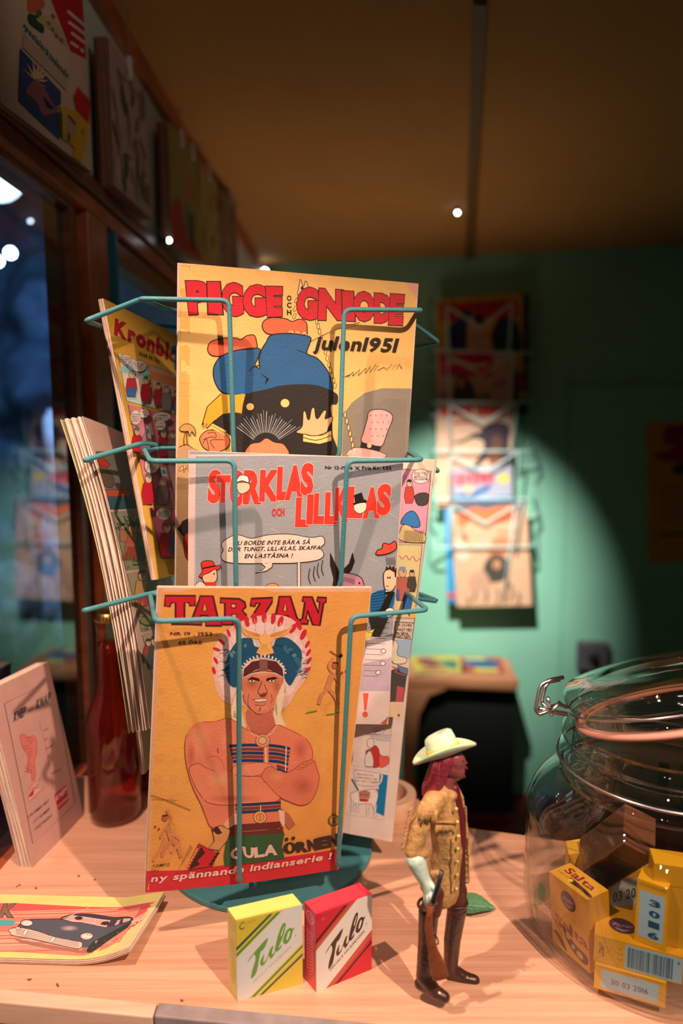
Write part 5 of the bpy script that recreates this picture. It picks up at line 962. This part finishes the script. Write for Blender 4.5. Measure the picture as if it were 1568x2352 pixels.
def topround(s): s.rect01(0, 0, 1, 1, 'dc9418'); roundel(s, .32, .55, .16, .22)
q2 = carve('candy_box', 'yellow candy box with a barcode lying on the lowest one inside the jar', (1362, 2206), (1566, 2262), .040, .0215, {'front': barcode, 'top': topround}, zz)
z3 = zz + .0220
carve('candy_box', 'upright yellow candy box with tall pale blue label on the barcode box', (1456, 2158), (1527, 2186), .018, .0500, {'front': datelab('3016', True)}, z3)
carve('candy_box', 'plain yellow candy box standing behind the tall blue label box, at jar right', (1492, 2165), (1578, 2180), .020, .0640, {'front': lambda s: (s.rect01(0, 0, 1, 1, 'd89420'), s.rect01(0, .25, 1, .26, 'a86c18'))}, z3)
A0 = onz(1300, 2110, JF); B0 = onz(1368, 2098, JF); carton('candy_box', 'yellow candy box standing behind the leftmost box, partly under the brown one', A0, B0, A0+V((.004, .02, 0)), .060, {'front': lambda s: (s.rect01(0, 0, 1, 1, 'efa63c'), s.rect01(0, .35, 1, .36, 'b87820')), 'top': lambda s: (s.rect01(0, 0, 1, 1, 'f0b040'), s.rect01(.6, .2, .9, .8, '2c2420'))}, SY, CR)
A0 = onz(1392, 2150, JF); B0 = onz(1480, 2135, JF); carton('candy_box', 'yellow candy box with grey date label behind the lid of the barcode box', A0, B0, A0+V((.004, .022, 0)), .056, {'front': lambda s: (s.rect01(0, 0, 1, 1, 'c88c14'), setattr(s, 'raw', True), s.R(.08, .12, .95, .55, 'a8a498'), s.T('03 2016', .12, .46, .9, .42, .16, '4c4c4c', .03))}, SY, CR)
# brown tilted box resting on the others
v0 = onY(1430, 1936, .500); va = onY(1435, 1850, .526); vb = onY(1318, 2044, .535); vc = onY(1486, 1974, .514)
ea, eb, ec = va-v0, vb-v0, vc-v0
ea = ea.normalized()*.035; eb = (eb - ea.normalized()*eb.dot(ea.normalized())).normalized()*.076; ec = ea.cross(eb).normalized()*(.027)*(1 if ea.cross(eb).dot(ec) > 0 else -1)
BRM = mat('brown_wrap', c('7a4a34'), .16, var=.15, vscale=60, bump=.35, bscale=160, coat=.5)
bb = thing('candy_box', v0+eb, 'dark brown film-wrapped candy box tilted on top of the yellow boxes in the jar', 'candy box'); b = MB(); b.box(v0, ea, eb, ec); bevel(b.build('box_body', BRM, bb), .001)
fo = (v0+eb*.5+ec*.5) - ea*.0; s = Sheet(v0 - ea.normalized()*.0002, ec, eb, CR, N=1, face=-ea); s.raw = True; s.R(.1, .30, .9, .94, '4a3430')
for i in range(16): s.R(.14, .40+i*.032, .86, .412+i*.032, '2c2020')
s.build('barcode_print', bb, m=BRM if False else M['carton'])
# ------------------------------------------------------------------ cowboy figurine
FK = .27196; FY = .489
def fg(x, y, d=0): return onY(890+x*FK, 1680+y*FK, FY+d)
U_ = 9.54e-5
def blob(nm, caps, m, vox=.0012, sm=4, parent=None, **k):
    bm = bmesh.new()
    for cpt in caps:
        p0_, r0, p1_, r1 = cpt[:4]; fl = cpt[4] if len(cpt) > 4 else 1; p0_, p1_ = fg(*p0_), fg(*p1_); n = 9
        for i in range(n):
            t = i/(n-1); p = p0_.lerp(p1_, t); r = (r0 + (r1-r0)*t)*U_
            bmesh.ops.create_icosphere(bm, subdivisions=2, radius=r, matrix=Matrix.Translation(p) @ Matrix.Diagonal((1, fl, 1, 1)))
    me = bpy.data.meshes.new(nm); bm.to_mesh(me); bm.free(); o = bpy.data.objects.new(nm, me); C.objects.link(o)
    md = o.modifiers.new('r', 'REMESH'); md.mode = 'VOXEL'; md.voxel_size = vox; md.use_smooth_shade = True
    ms = o.modifiers.new('s', 'SMOOTH'); ms.factor = .5; ms.iterations = sm
    dg = bpy.context.evaluated_depsgraph_get(); me2 = bpy.data.meshes.new_from_object(o.evaluated_get(dg)); bpy.data.objects.remove(o); me2.name = nm
    me2.materials.clear(); me2.materials.append(m); return obj(nm, me2, parent, smooth=True, **k)
fgr = thing('figurine', (fg(400, 2200).x, FY, TZ), 'painted toy cowboy figurine in fringed jacket holding a rifle', 'figurine')
SKIN = paint('figurine_skin', '8c4440', .4, bump=.2, bscale=500); HAIR = paint('figurine_hair', '8c2a34', .45, bump=.9, bscale=260)
TAN = paint('figurine_jacket', 'cf9457', .45, var=.35, vscale=160, bump=.5, bscale=420); GL = paint('figurine_glove', 'd4dcc0', .45, var=.12, vscale=200, bump=.2, bscale=400)
BOOT = paint('figurine_boot', '47281f', .3, var=.2, vscale=120, bump=.4, bscale=260, coat=.3); TRO = paint('figurine_trousers', '5a2a22', .45, bump=.4, bscale=300); SHIRT = paint('figurine_shirt', '6c1c24', .45)
HATC = paint('figurine_hat', 'd0dcae', .4, var=.12, vscale=90, bump=.15, bscale=300); BAND = paint('figurine_hat_band', 'f0c050', .4, var=.15, vscale=200); BLK = paint('figurine_gunmetal', '20242a', .3)
WD = paint('figurine_stock', '8a4426', .4, var=.25, vscale=200)
# one continuous body: head, neck, trunk, arms, legs
blob('body', [((545, 300, 0), 78, (590, 330, -.001), 62), ((560, 230, 0), 80, (575, 250, 0), 80), ((640, 250, 0), 18, (672, 272, 0), 12), ((560, 380, 0), 45, (640, 372, 0), 18), ((520, 400, 0), 45, (500, 480, 0), 52), ((480, 580, .002), 80, (510, 800, .003), 90, 1.1), ((510, 800, .003), 92, (490, 1330, .002), 90, 1.0),
     ((400, 620, -.010), 40, (265, 900, -.019), 42), ((265, 900, -.019), 40, (240, 1010, -.021), 40), ((240, 1010, -.021), 40, (345, 1250, -.022), 30), ((540, 620, .012), 38, (600, 900, .020), 34), ((600, 900, .020), 34, (600, 1150, .016), 30),
     ((400, 1380, -.007), 70, (345, 1680, -.010), 56), ((345, 1680, -.010), 56, (305, 2040, -.012), 40), ((575, 1380, .009), 66, (560, 1700, .0105), 54), ((560, 1700, .0105), 54, (530, 2000, .012), 40)], SKIN, .0011, 3, fgr)
blob('face_details', [((652, 300, 0), 14, (668, 312, 0), 12), ((628, 360, 0), 22, (648, 385, 0), 13), ((486, 300, -.0078), 20, (490, 330, -.0074), 14), ((625, 232, -.0035), 12, (640, 236, -.002), 9)], paint('figurine_beard', '7c1c26', .45), .0007, 2, fgr, label='red moustache, goatee and ear')
b = MB(); b.ball(fg(630, 252, -.0048), .0011, n=8, m=6); b.build('eye', BLK, fgr, smooth=True)
blob('hair', [((480, 230, 0), 90, (430, 330, -.001), 80, 1.15), ((430, 330, -.001), 86, (370, 480, -.001), 80, 1.1), ((370, 480, -.001), 76, (330, 520, -.002), 44), ((500, 260, -.003), 60, (430, 420, -.005), 50), ((560, 215, 0), 70, (470, 230, 0), 80)], HAIR, .0011, 2, fgr)
b = MB()
for i in range(26):
    x = random.uniform(-50, 60); d = random.uniform(-.0095, -.004)
    b.tube([fg(430+x, 255, d*.9), fg(410+x*1.1, 340, d), fg(375+x*.9, 430, d*.95), fg(345+x, 520, d*.5)], .0008, 5, rr=[.0006, .001, .0009, .0004])
b.build('hair_locks', HAIR, fgr, smooth=True, kind='stuff')
# jacket with sleeve, collar, lapel and hem
blob('jacket', [((450, 530, .0), 100, (470, 720, .001), 128, 1.15), ((470, 720, .001), 128, (500, 1000, .001), 122, 1.1), ((490, 1000, .001), 122, (450, 1330, 0), 150, 1.0), ((520, 1000, .001), 110, (500, 1350, 0), 90),
     ((390, 590, -.010), 88, (270, 800, -.018), 86), ((270, 800, -.018), 84, (215, 1010, -.021), 70), ((215, 1010, -.021), 66, (300, 1020, -.021), 52), ((330, 1300, -.004), 60, (460, 1380, -.006), 50), ((560, 620, .014), 70, (610, 900, .020), 58), ((430, 490, -.003), 44, (550, 540, -.004), 40)], TAN, .0012, 3, fgr)
blob('jacket_front', [((570, 450, .010), 22, (620, 560, .010), 26), ((620, 560, .010), 26, (665, 850, .010), 24), ((665, 850, .010), 24, (670, 1260, .008), 26), ((640, 880, .014), 40, (645, 1240, .012), 42)], TAN, .0011, 2, fgr)
blob('shirt', [((560, 480, .002), 46, (600, 700, .003), 50), ((600, 700, .003), 52, (610, 950, .003), 50)], SHIRT, .0011, 2, fgr)
blob('trousers', [((610, 950, .003), 48, (600, 1330, .004), 58), ((400, 1340, -.007), 96, (370, 1500, -.009), 84), ((580, 1340, .009), 90, (580, 1480, .010), 84)], TRO, .0011, 2, fgr)
def fringe(nm, starts, ln, dx, r=.0007):
    b = MB()
    for (x, y, d) in starts:
        l = ln*random.uniform(.75, 1.15); b.tube([fg(x, y, d), fg(x+dx*.5+random.uniform(-4, 4), y+l*.5, d-.0012), fg(x+dx+random.uniform(-8, 8), y+l, d-.0004)], r, 5, rr=[r*.8, r*1.2, r*.3])
    return b.build(nm, TAN, fgr, smooth=True, kind='stuff')
fringe('sleeve_fringe', [(270+i*9.5, 625+14*sin(i*.5)+i*2, -.0255+.0002*i) for i in range(16)] + [(290+i*9, 590+i*2, -.0225) for i in range(12)], 150, -12, .0009)
fringe('chest_fringe', [(405+i*8.5, 775-i*.3, -.0135+.0002*i) for i in range(19)], 95, -4)
fringe('cuff_fringe', [(205-i*7, 640+i*34, -.0205) for i in range(10)], 60, -28)
fringe('hem_fringe', [(365+i*9, 1170, -.0145) for i in range(8)], 90, 0)
b = MB(); b.tube([fg(400, 768, -.014), fg(480, 762, -.014), fg(570, 772, -.011)], .0012, 6); b.build('yoke_seam', TAN, fgr, smooth=True)
BBT = paint('brass_button', 'c8c070', .3)
for x, y in ((580, 655), (590, 765), (600, 885), (592, 990), (590, 1100), (588, 1210), (580, 1328)):
    b = MB(); b.ball(fg(x, y, -.0128+.0004*(x-580)/10), .0013, n=8, m=6); b.build('button', BBT, fgr, smooth=True)
b = MB()
for i in range(26): b.ball(fg(553+4*sin(i), 900+i*18, -.0138), .0009, n=6, m=4)
for i in range(34): b.ball(fg(660+.6*i if i < 14 else 676+.3*i, 640+i*19, .0065), .0009, n=6, m=4)
b.build('stitching', TAN, fgr, smooth=True, kind='stuff')
# glove with fingers
gv = blob('glove', [((235, 1080, -.022), 78, (300, 1230, -.023), 54), ((300, 1230, -.023), 52, (335, 1290, -.024), 44), ((335, 1290, -.024), 46, (350, 1370, -.024), 42)], GL, .0010, 2, fgr)
for i, (x0, y0, x1, y1, x2, y2, d) in enumerate(((322, 1360, 318, 1430, 335, 1490, -.0225), (342, 1370, 340, 1450, 362, 1500, -.0260), (362, 1365, 366, 1440, 388, 1482, -.0275), (378, 1350, 390, 1420, 408, 1455, -.0265))):
    b = MB(); b.tube(catpts := [fg(x0, y0, d), fg((x0+x1)/2, (y0+y1)/2, d-.0005), fg(x1, y1, d), fg(x2, y2, d+.0035)], .0017, 8, rr=[.0019, .0018, .0016, .0011]); b.build('finger', GL, gv, smooth=True)
b = MB(); b.tube([fg(365, 1290, -.0255), fg(400, 1330, -.0280), fg(405, 1390, -.0270)], .0018, 8, rr=[.0022, .0019, .0013]); b.build('thumb', GL, gv, smooth=True)
# boots
def boot(dx, d, toe, ank, shaft, knee):
    o = blob('boot', [(knee, 84, shaft, 74), (shaft, 74, ank, 60), (ank, 62, toe[0], 56), (toe[0], 56, toe[1], 46), (toe[2], 50, toe[0], 50)], BOOT, .0011, 2, fgr)
    return o
boot(0, 0, [(400, 2200, -.016), (480, 2245, -.019), (275, 2130, -.011)], (300, 2060, -.012), (330, 1800, -.011), (345, 1530, -.010))
boot(0, 0, [(650, 2085, .010), (735, 2105, .008), (520, 2050, .012)], (530, 2010, .012), (545, 1760, .011), (585, 1500, .010))
for x, y, d in ((345, 1460, -.0095), (585, 1440, .0095)):
    rg_ = [fg(x, y, d) + V((.0078*cos(a), .0078*sin(a), .0004*cos(a))) for a in [2*pi*i/24 for i in range(24)]]; b = MB(); b.tube(rg_, .0012, 6, closed=True); b.build('boot_cuff', BOOT, fgr, smooth=True)
# hat: oval brim swept up at the sides, creased crown, band
hc = fg(485, 205, 0); hx = V((cos(.33), 0, sin(.33))); hz = V((-sin(.33), 0, cos(.33))); hy = V((0, .955, -.297)); hz = (hz + V((0, .30, 0))).normalized(); vs = []; rings = []
for k, (r, z) in enumerate(((.0135, .0010), (.0175, .0014), (.0215, .0024), (.0245, .0036), (.0250, .0050), (.0244, .0052), (.0212, .0040), (.0170, .0030), (.0128, .0034), (.0122, .0070), (.0118, .0120), (.0108, .0158), (.0085, .0172), (.0045, .0160), (.0004, .0156))):
    rg = []
    for i in range(48):
        t = 2*pi*i/48; sy = .86 if r > .0125 else .82; lift = .0035*abs(sin(t))**2*max(0, (r-.0135)/.0115) if r > .0135 else 0; droop = -.003*max(0, (r-.014)/.011)*abs(cos(t))**3 + (.0025 if cos(t) < 0 else 0)*0
        zz_ = z + lift + droop + (.0010*cos(t) if z > .014 else 0); rg.append(hc + hx*(r*cos(t)*1.0) + hy*(r*sin(t)*sy) + hz*zz_)
    rings.append(rg)
b = MB(); b.rings(rings); hat = b.build('hat', HATC, fgr, smooth=True)
b = MB(); b.rings([[hc + hx*(r*cos(t)) + hy*(r*sin(t)*.82) + hz*z for t in [2*pi*i/48 for i in range(48)]] for r, z in ((.0127, .0034), (.0134, .0036), (.0131, .0070), (.0124, .0072))], closed=True); b.build('hat_band', BAND, hat, smooth=True)
# rifle
rf = thing('toy_rifle', fg(400, 2060, -.026), 'small toy rifle with reddish brown stock held by the cowboy figurine', 'toy rifle')
b = MB(); b.tube([fg(458, 1175, -.0285), fg(425, 1300, -.0295), fg(385, 1440, -.0305)], .0017, 10, rr=[.0016, .0018, .0022]); b.build('barrel', BLK, rf, smooth=True)
b = MB(); b.rings([[fg(x, y, -.0285+.0003) + V((w_*cos(t), .0018*sin(t), w_*.25*cos(t))) for t in [2*pi*i/14 for i in range(14)]] for x, y, w_ in ((372, 1440, .0020), (350, 1560, .0026), (345, 1650, .0030), (360, 1760, .0028), (385, 1860, .0038), (415, 1960, .0052), (440, 2050, .0062), (448, 2085, .0060))]); b.build('stock', WD, rf, smooth=True)
b = MB(); b.tube(bend_path([fg(375, 1700, -.028), fg(420, 1740, -.028), fg(430, 1800, -.028), fg(392, 1790, -.028)], .002), .0006, 6); b.build('trigger_guard', BLK, rf, smooth=True)
# ------------------------------------------------------------------ rack with comics on the back wall
GB = .10
wr = thing('wall_rack', onB(1105, 1395, GB), 'tall pale green wire comic rack hanging on the green back wall', 'magazine rack')
def wp(x, y, off=GB): return onB(x, y, off)
def ww_(pts, off=GB, r=.0034, nm='wire'): b = MB(); b.tube(bend_path([wp(p[0], p[1], p[2] if len(p) > 2 else off) for p in pts], .012), r, 8); b.build(nm, M['rackwire'], wr, smooth=True)
for y in (808, 921, 1033, 1143, 1258):
    ww_([(1222, y-8, .03), (1222, y+2, GB-.005), (1222-6, y+3, GB+.014), (992, y+(-4 if y < 900 else 3), GB+.014), (990, y-8, .03)] if y < 1250 else [(1222, 1243, .03), (1222, 1256, GB+.014), (992, 1258, GB+.014), (990, 1242, GB+.014), (1025, 1240, GB-.02)])
for i, (yt, yv) in enumerate(((702, 752), (815, 862), (930, 972), (1044, 1086), (1160, 1202))):
    xo = i*4; ww_([(1030+xo*.6, yt+110, GB+.016), (1024+xo*.9, yt, GB+.022), (1104+xo*.6, yv, GB+.022), (1176+xo*1.4, yt-8, GB+.022), (1168+xo, yt+110, GB+.016)])
ww_([(1036, 1165, GB+.014), (1040, 1260, GB+.014)]); ww_([(1183, 1160, GB+.014), (1156, 1378, GB+.014)])
for y in (715, 830, 945, 1060, 1175): ww_([(1235, y-10, .002), (1235, y+8, GB-.03), (1215, y+14, GB)], nm='bracket_wire', r=.003); ww_([(985, y-10, .002), (985, y+8, GB-.03), (1000, y+12, GB)], nm='bracket_wire', r=.003)
for x in (985, 1235): b = MB(); b.tube([wp(x, 690, .006), wp(x, 1300, .006)], .003, 8); b.build('back_rail', M['rackwire'], wr, smooth=True)
def wmag(q, off, base, label, art, cat='magazine', th=.006):
    q = [onB(x, y, off) for x, y in q]; s = Sheet(q[0], q[1]-q[0], q[3]-q[0], (950, 640, .34014), base=base, N=1, face=BN); s.dz = 2e-5; art(s); magazine(s, 'comic_magazine', label, th, 2, grow=.004, group=None, back='c89870')
def a1(s):
    s.rect01(0, 0, 1, .08, 'b07c20'); s.P([(175, 170), (705, 140), (708, 262), (178, 298)], 'c02028')
    for i in range(9): s.R(200+i*55, 165-i*3, 232+i*55, 250-i*3, '8c1420')
    s.Sm([(235, 330), (300, 270), (340, 210), (400, 230), (380, 340), (370, 500), (250, 500), (240, 420)], '1c2c4c'); s.Sm([(380, 260), (470, 280), (560, 250), (600, 230), (520, 300), (560, 500), (380, 500), (360, 400)], 'c8805c'); s.Sm([(590, 260), (700, 300), (720, 500), (560, 500), (520, 380)], '1c2c2c'); s.E(440, 280, 40, 50, '2c2424')
def a1b(s): s.Sm([(690, 540), (740, 560), (745, 640), (700, 650)], 'c07040'); s.P([(690, 680), (760, 670), (750, 760), (700, 760)], 'a03028'); s.E(740, 790, 40, 30, '9c8848')
def a2(s):
    s.P([(172, 505), (535, 498), (525, 668), (190, 655)], 'cc2228'); s.L([(215, 580), (300, 560), (400, 590), (500, 575)], 22, 'e8a890', True); s.L([(205, 520), (500, 540)], 12, '8c1c20')
    s.Sm([(290, 660), (320, 630), (350, 660), (400, 720), (410, 820), (270, 820), (280, 720)], '4c342c'); s.E(320, 700, 26, 36, 'c86848'); s.E(460, 740, 40, 50, 'd88850'); s.Sm([(430, 780), (500, 770), (520, 830), (420, 830)], '8c6c38'); s.L([(560, 720), (620, 700)], 30, 'b8583c'); s.E(210, 790, 30, 34, 'c06848'); s.L([(540, 690), (550, 740)], 10, '702c28')
def a3(s):
    s.P([(175, 870), (400, 868), (395, 920), (185, 930)], 'd8342c'); s.P([(420, 872), (620, 866), (615, 920), (430, 930)], 'd8342c'); s.L([(270, 975), (380, 965)], 22, 'c8443c'); s.L([(180, 860), (600, 850)], 8, 'c8443c')
    s.Sm([(440, 1040), (500, 980), (600, 970), (650, 1010), (640, 1120), (660, 1270), (560, 1260), (520, 1200), (430, 1270), (400, 1260), (460, 1180), (470, 1100), (400, 1080), (330, 1110), (240, 1110), (340, 1085), (410, 1040)], '3c2830'); s.E(560, 1110, 40, 60, '6c3c30'); s.Sm([(170, 1040), (240, 1110), (200, 1180), (165, 1150)], 'e8a080'); s.Sm([(500, 1180), (560, 1140), (600, 1240), (520, 1260)], '8c4c30')
def a4(s):
    s.P([(268, 1318), (540, 1308), (535, 1385), (275, 1400)], 'e83c3c'); 
    for i in range(5): s.L([(300+i*50, 1312), (296+i*50, 1395)], 10, 'b0a0a4')
    s.R(572, 1320, 645, 1380, 'd8a848'); s.Sm([(240, 1500), (330, 1450), (400, 1440), (520, 1380), (500, 1430), (420, 1480), (660, 1470), (650, 1500)], '345c84'); s.E(370, 1420, 34, 36, 'e8a078'); s.L([(240, 1320), (235, 1500)], 14, '3c3440')
def a5(s):
    s.L([(272, 1550), (750, 1520)], 50, '5c5458'); s.P([(290, 1600), (330, 1570), (420, 1540), (480, 1560), (560, 1540), (700, 1530), (715, 1620), (600, 1650), (480, 1640), (420, 1600), (330, 1680), (300, 1670)], 'e8683c')
    s.Sm([(330, 1690), (345, 1740), (370, 1755), (340, 1770), (325, 1720)], '2c2428'); s.Sm([(500, 1860), (540, 1760), (620, 1740), (680, 1780), (640, 1860)], 'd8744c'); s.Sm([(470, 2010), (480, 1920), (540, 1860), (610, 1880), (640, 1940), (600, 2040), (500, 2050)], '4c3c30'); s.E(560, 1930, 30, 34, 'c07850')
    for x, y, l in ((400, 2050, 130), (480, 2080, 110), (560, 2090, 120), (650, 2060, 120), (700, 2120, 90), (620, 2000, 100), (360, 2150, 60)): s.L([(x, y), (x+14, y+l*.5), (x+4, y+l)], 13, random.choice(['4c3430', '6c4c3c', '3c3038']), True)
    s.Sm([(390, 2000), (470, 1970), (520, 2080), (420, 2120), (370, 2090)], 'c88868'); s.E(470, 1790, 60, 30, 'dc9c80'); s.R(560, 1700, 700, 1720, 'c07858'); s.Sm([(280, 1760), (380, 1830), (350, 1900), (290, 1880)], 'ecb090')
wmag([(1010, 690), (1214, 676), (1216, 955), (1180, 970), ][:3]+[(1012, 960)], .052, '1c1a24', 'dark backed comic behind the topmost comics of the wall rack', a1b)
wmag([(1000, 688), (1200, 670), (1204, 850), (1003, 862)], .068, 'b8881c', 'yellow bordered comic with red title, topmost in the wall rack', a1)
wmag([(1002, 811), (1179, 804), (1181, 1000), (1003, 1005)], .0785, 'd08e72', 'pale comic with red block title and hatted men, second from top of wall rack', a2)
wmag([(1004, 926), (1177, 921), (1169, 1158), (1003, 1165)], .086, 'dc9d78', 'peach comic with red title and dark charging animal, middle of wall rack', a3)
wmag([(1030, 1076), (1176, 1068), (1176, 1250), (1032, 1256)], .0925, 'a49294', 'greyish blue comic with red title block, fourth in the wall rack', a4, th=.004)
wmag([(1020, 1166), (1190, 1160), (1190, 1378), (1026, 1385)], .0785, '2c7898', 'blue edged comic mostly hidden behind the lowest comic of the wall rack', lambda s: (s.R(210, 1560, 260, 2160, '3c8cac'), s.R(225, 2120, 300, 2160, 'c84848')), th=.004)
wmag([(1034, 1158), (1208, 1150), (1216, 1386), (1050, 1394)], .0995, 'da9870', 'orange toned comic with rider drawing, lowest in the wall rack', a5)
# ------------------------------------------------------------------ comics hung along the left header wall
def hmag(px, base, label, art, off=.012, th=.012, crop=(0, 0, 1), n=3, clips=()):
    q = [onL(x, y, off) for x, y in px]; zt = min(max(q[0].z, q[1].z) + (.06 if px[0][0] < 100 else 0), CZ-.028); U0 = q[2]-q[3]; s = Sheet(V((q[3].x, q[3].y, zt)), U0, V((0, 0, q[3].z-zt)), crop, base=base, N=1, face=LN, bend=lambda u, v: .006*(v-.1)*u); s.dz = 3e-5; art(s)
    r = magazine(s, 'hanging_comic', label, th, n, grow=.003, back='6c3c24', pagemat=M['brownpage'], nu=12, nv=14)
    for x in clips:
        p = s.pos(x, .03, .0015); b = MB(); b.box(p - V((.003, .004, .012)), (.007, 0, 0), (0, .008, 0), (0, 0, .03)); cl = b.build('clip', M['clip'], r); bevel(cl, .001)
        b = MB(); b.tube([p + V((0, 0, .018)), V((p.x, p.y, CZ-.02))], .0008, 6); b.build('hanger_wire', M['steel'], cl)
def h1(s):
    s.crop(0, 0, .1786)
    s.P([(660, -100), (1000, -60), (1200, 180), (1200, 830), (880, 660), (850, 570), (640, 0)], 'b8141c')
    for i, (x0, y0, x1, y1) in enumerate(((850, 140, 1080, 340), (860, 280, 1160, 510), (890, 420, 1150, 610), (880, 540, 980, 610), (1010, 630, 1050, 670), (1090, 700, 1160, 760))): s.L([(x0, y0), (x1, y1)], 34, 'e0a89c')
    s.Sm([(350, -40), (500, -60), (560, 60), (500, 130), (350, 160)], 'd05038'); s.Sm([(350, 180), (480, 220), (540, 340), (530, 430), (430, 370), (350, 290)], '2c3c2c'); s.E(480, 170, 40, 45, '4c5830'); s.Sm([(450, 240), (640, 220), (800, 480), (830, 590), (640, 400), (540, 330)], 'b89060')
    for x, y in ((600, 300), (650, 380), (700, 460), (760, 520), (660, 210)): s.E(x, y, 36, 20, 'a04444', rot=55)
    s.T('specialerbjudande', 275, 345, 830, 1010, 60, '2c5c5c', .06, up=(.35, -1))
    s.P([(290, 440), (840, 1030), (820, 1170), (260, 600)], 'b88a6c')
    s.P([(235, 620), (450, 860), (740, 1180), (740, 1340), (690, 1360), (720, 1800), (500, 1590), (215, 1300)], '26385c')
    for i in range(11): a = -2.9+i*.42; s.P([(400, 1020), (400+cos(a)*190, 1020+sin(a)*250), (430+cos(a+.12)*90, 1040+sin(a+.12)*110)], 'd89868')
    s.Sm([(330, 1110), (420, 1020), (520, 1120), (640, 1330), (700, 1420), (520, 1480), (420, 1300), (300, 1200)], '8c4c4c'); s.Sm([(520, 1240), (560, 1290), (650, 1400), (560, 1380)], '241c24'); s.Sm([(690, 1450), (740, 1480), (745, 1780), (690, 1600)], '3c3830')
    s.P([(700, 1350), (950, 1440), (900, 1900), (750, 1780), (750, 1450)], 'c8882c'); s.Sm([(800, 1480), (920, 1560), (890, 1780), (800, 1700)], 'b07860'); s.L([(820, 1480), (910, 1600)], 26, '3c2c20'); s.P([(810, 1700), (850, 1740), (840, 1840), (800, 1800)], '4c5c38')
    s.P([(950, 1115), (1110, 1300), (1080, 1600), (930, 1400), (895, 1240)], 'd01420'); 
    for i in range(4): s.L([(940+i*10, 1210+i*75), (1090-i*8, 1350+i*60)], 16, '8c1420')
    s.P([(940, 1440), (1080, 1600), (1040, 1880), (930, 2260), (850, 2190), (900, 1860)], 'd08c1c'); s.E(1000, 1700, 30, 46, 'a86c1c')
hmag([(26, -60), (216, -20), (203, 398), (2, 235)], 'c8987c', 'large hanging comic page with red block and dark blue picture, upper left corner', h1, .035, .010, clips=(.5,))
def hrand(seed, cs, n=26, hd=None):
    def f(s):
        rr = random.Random(seed); s.raw = True
        for i in range(n): s.E(rr.uniform(.05, .95), rr.uniform(.08, .95), rr.uniform(.03, .14), rr.uniform(.02, .07), rr.choice(cs), rot=rr.uniform(0, 180), n=10)
        if hd: s.R(.05, .04, .95, .16, hd)
    return f
hmag([(255, 130), (338, 222), (342, 505), (262, 425)], 'b88878', 'hanging comic stack with muddy pink green print, second from the left corner', hrand(3, ['6c5c40', '9c6458', '4c4830', 'c09080', '7c5c50', 'a88468'], 44), .035, .020, n=6, clips=(.5,))
def h3(s): s.raw = True; s.rect01(0, 0, 1, 1, '8c7438'); s.Sm([(.4, .3), (.55, .28), (.6, .5), (.5, .6)], 'a85c3c'); s.Sm([(.0, .7), (.3, .55), (.5, .8), (.9, .9), (.9, 1), (0, 1)], 'a82c24'); s.Sm([(.45, .55), (.55, .6), (.6, .85), (.5, .8)], '2c5c58'); s.R(.6, .6, .75, .95, '2c2c20'); s.E(.7, .4, .1, .06, 'a04c38')
hmag([(398, 328), (462, 400), (458, 600), (394, 560)], '8c7438', 'olive hanging comic with red shapes, third along the left header wall', h3, .035, .020, n=4, clips=(.4, .8))
hmag([(466, 408), (505, 452), (503, 620), (462, 600)], '9c7c48', 'hanging comic with brown figures next to the olive one, fourth along the header', hrand(5, ['7c4030', '3c3424', 'b07c50', '8c4438'], 18), .035, .012, clips=(.5,))
hmag([(512, 462), (548, 505), (544, 630), (508, 618)], '7c5848', 'farthest hanging comic of the header wall, dark reddish and narrow', hrand(9, ['6c3430', '4c3028', '9c6c50'], 14), .035, .012, clips=(.6,))
# dark bracket where the header wall meets the far ceiling corner
p = onB(592, 606, .04); o = thing('corner_lamp_holder', p, 'small black bracket in the far ceiling corner beside the tiny lamp', 'bracket'); b = MB(); b.box(p - V((.018, .01, .02)), (.034, 0, 0), (0, .02, 0), (0, 0, .05)); bevel(b.build('bracket_body', M['dark'], o), .003); b = MB(); b.tube([p + V((0, 0, .02)), V((p.x, p.y, CZ-.001))], .006, 10); b.build('bracket_stem', M['dark'], o, smooth=True)
# fresh shapes for the second window: exterior dark is left to the rock face
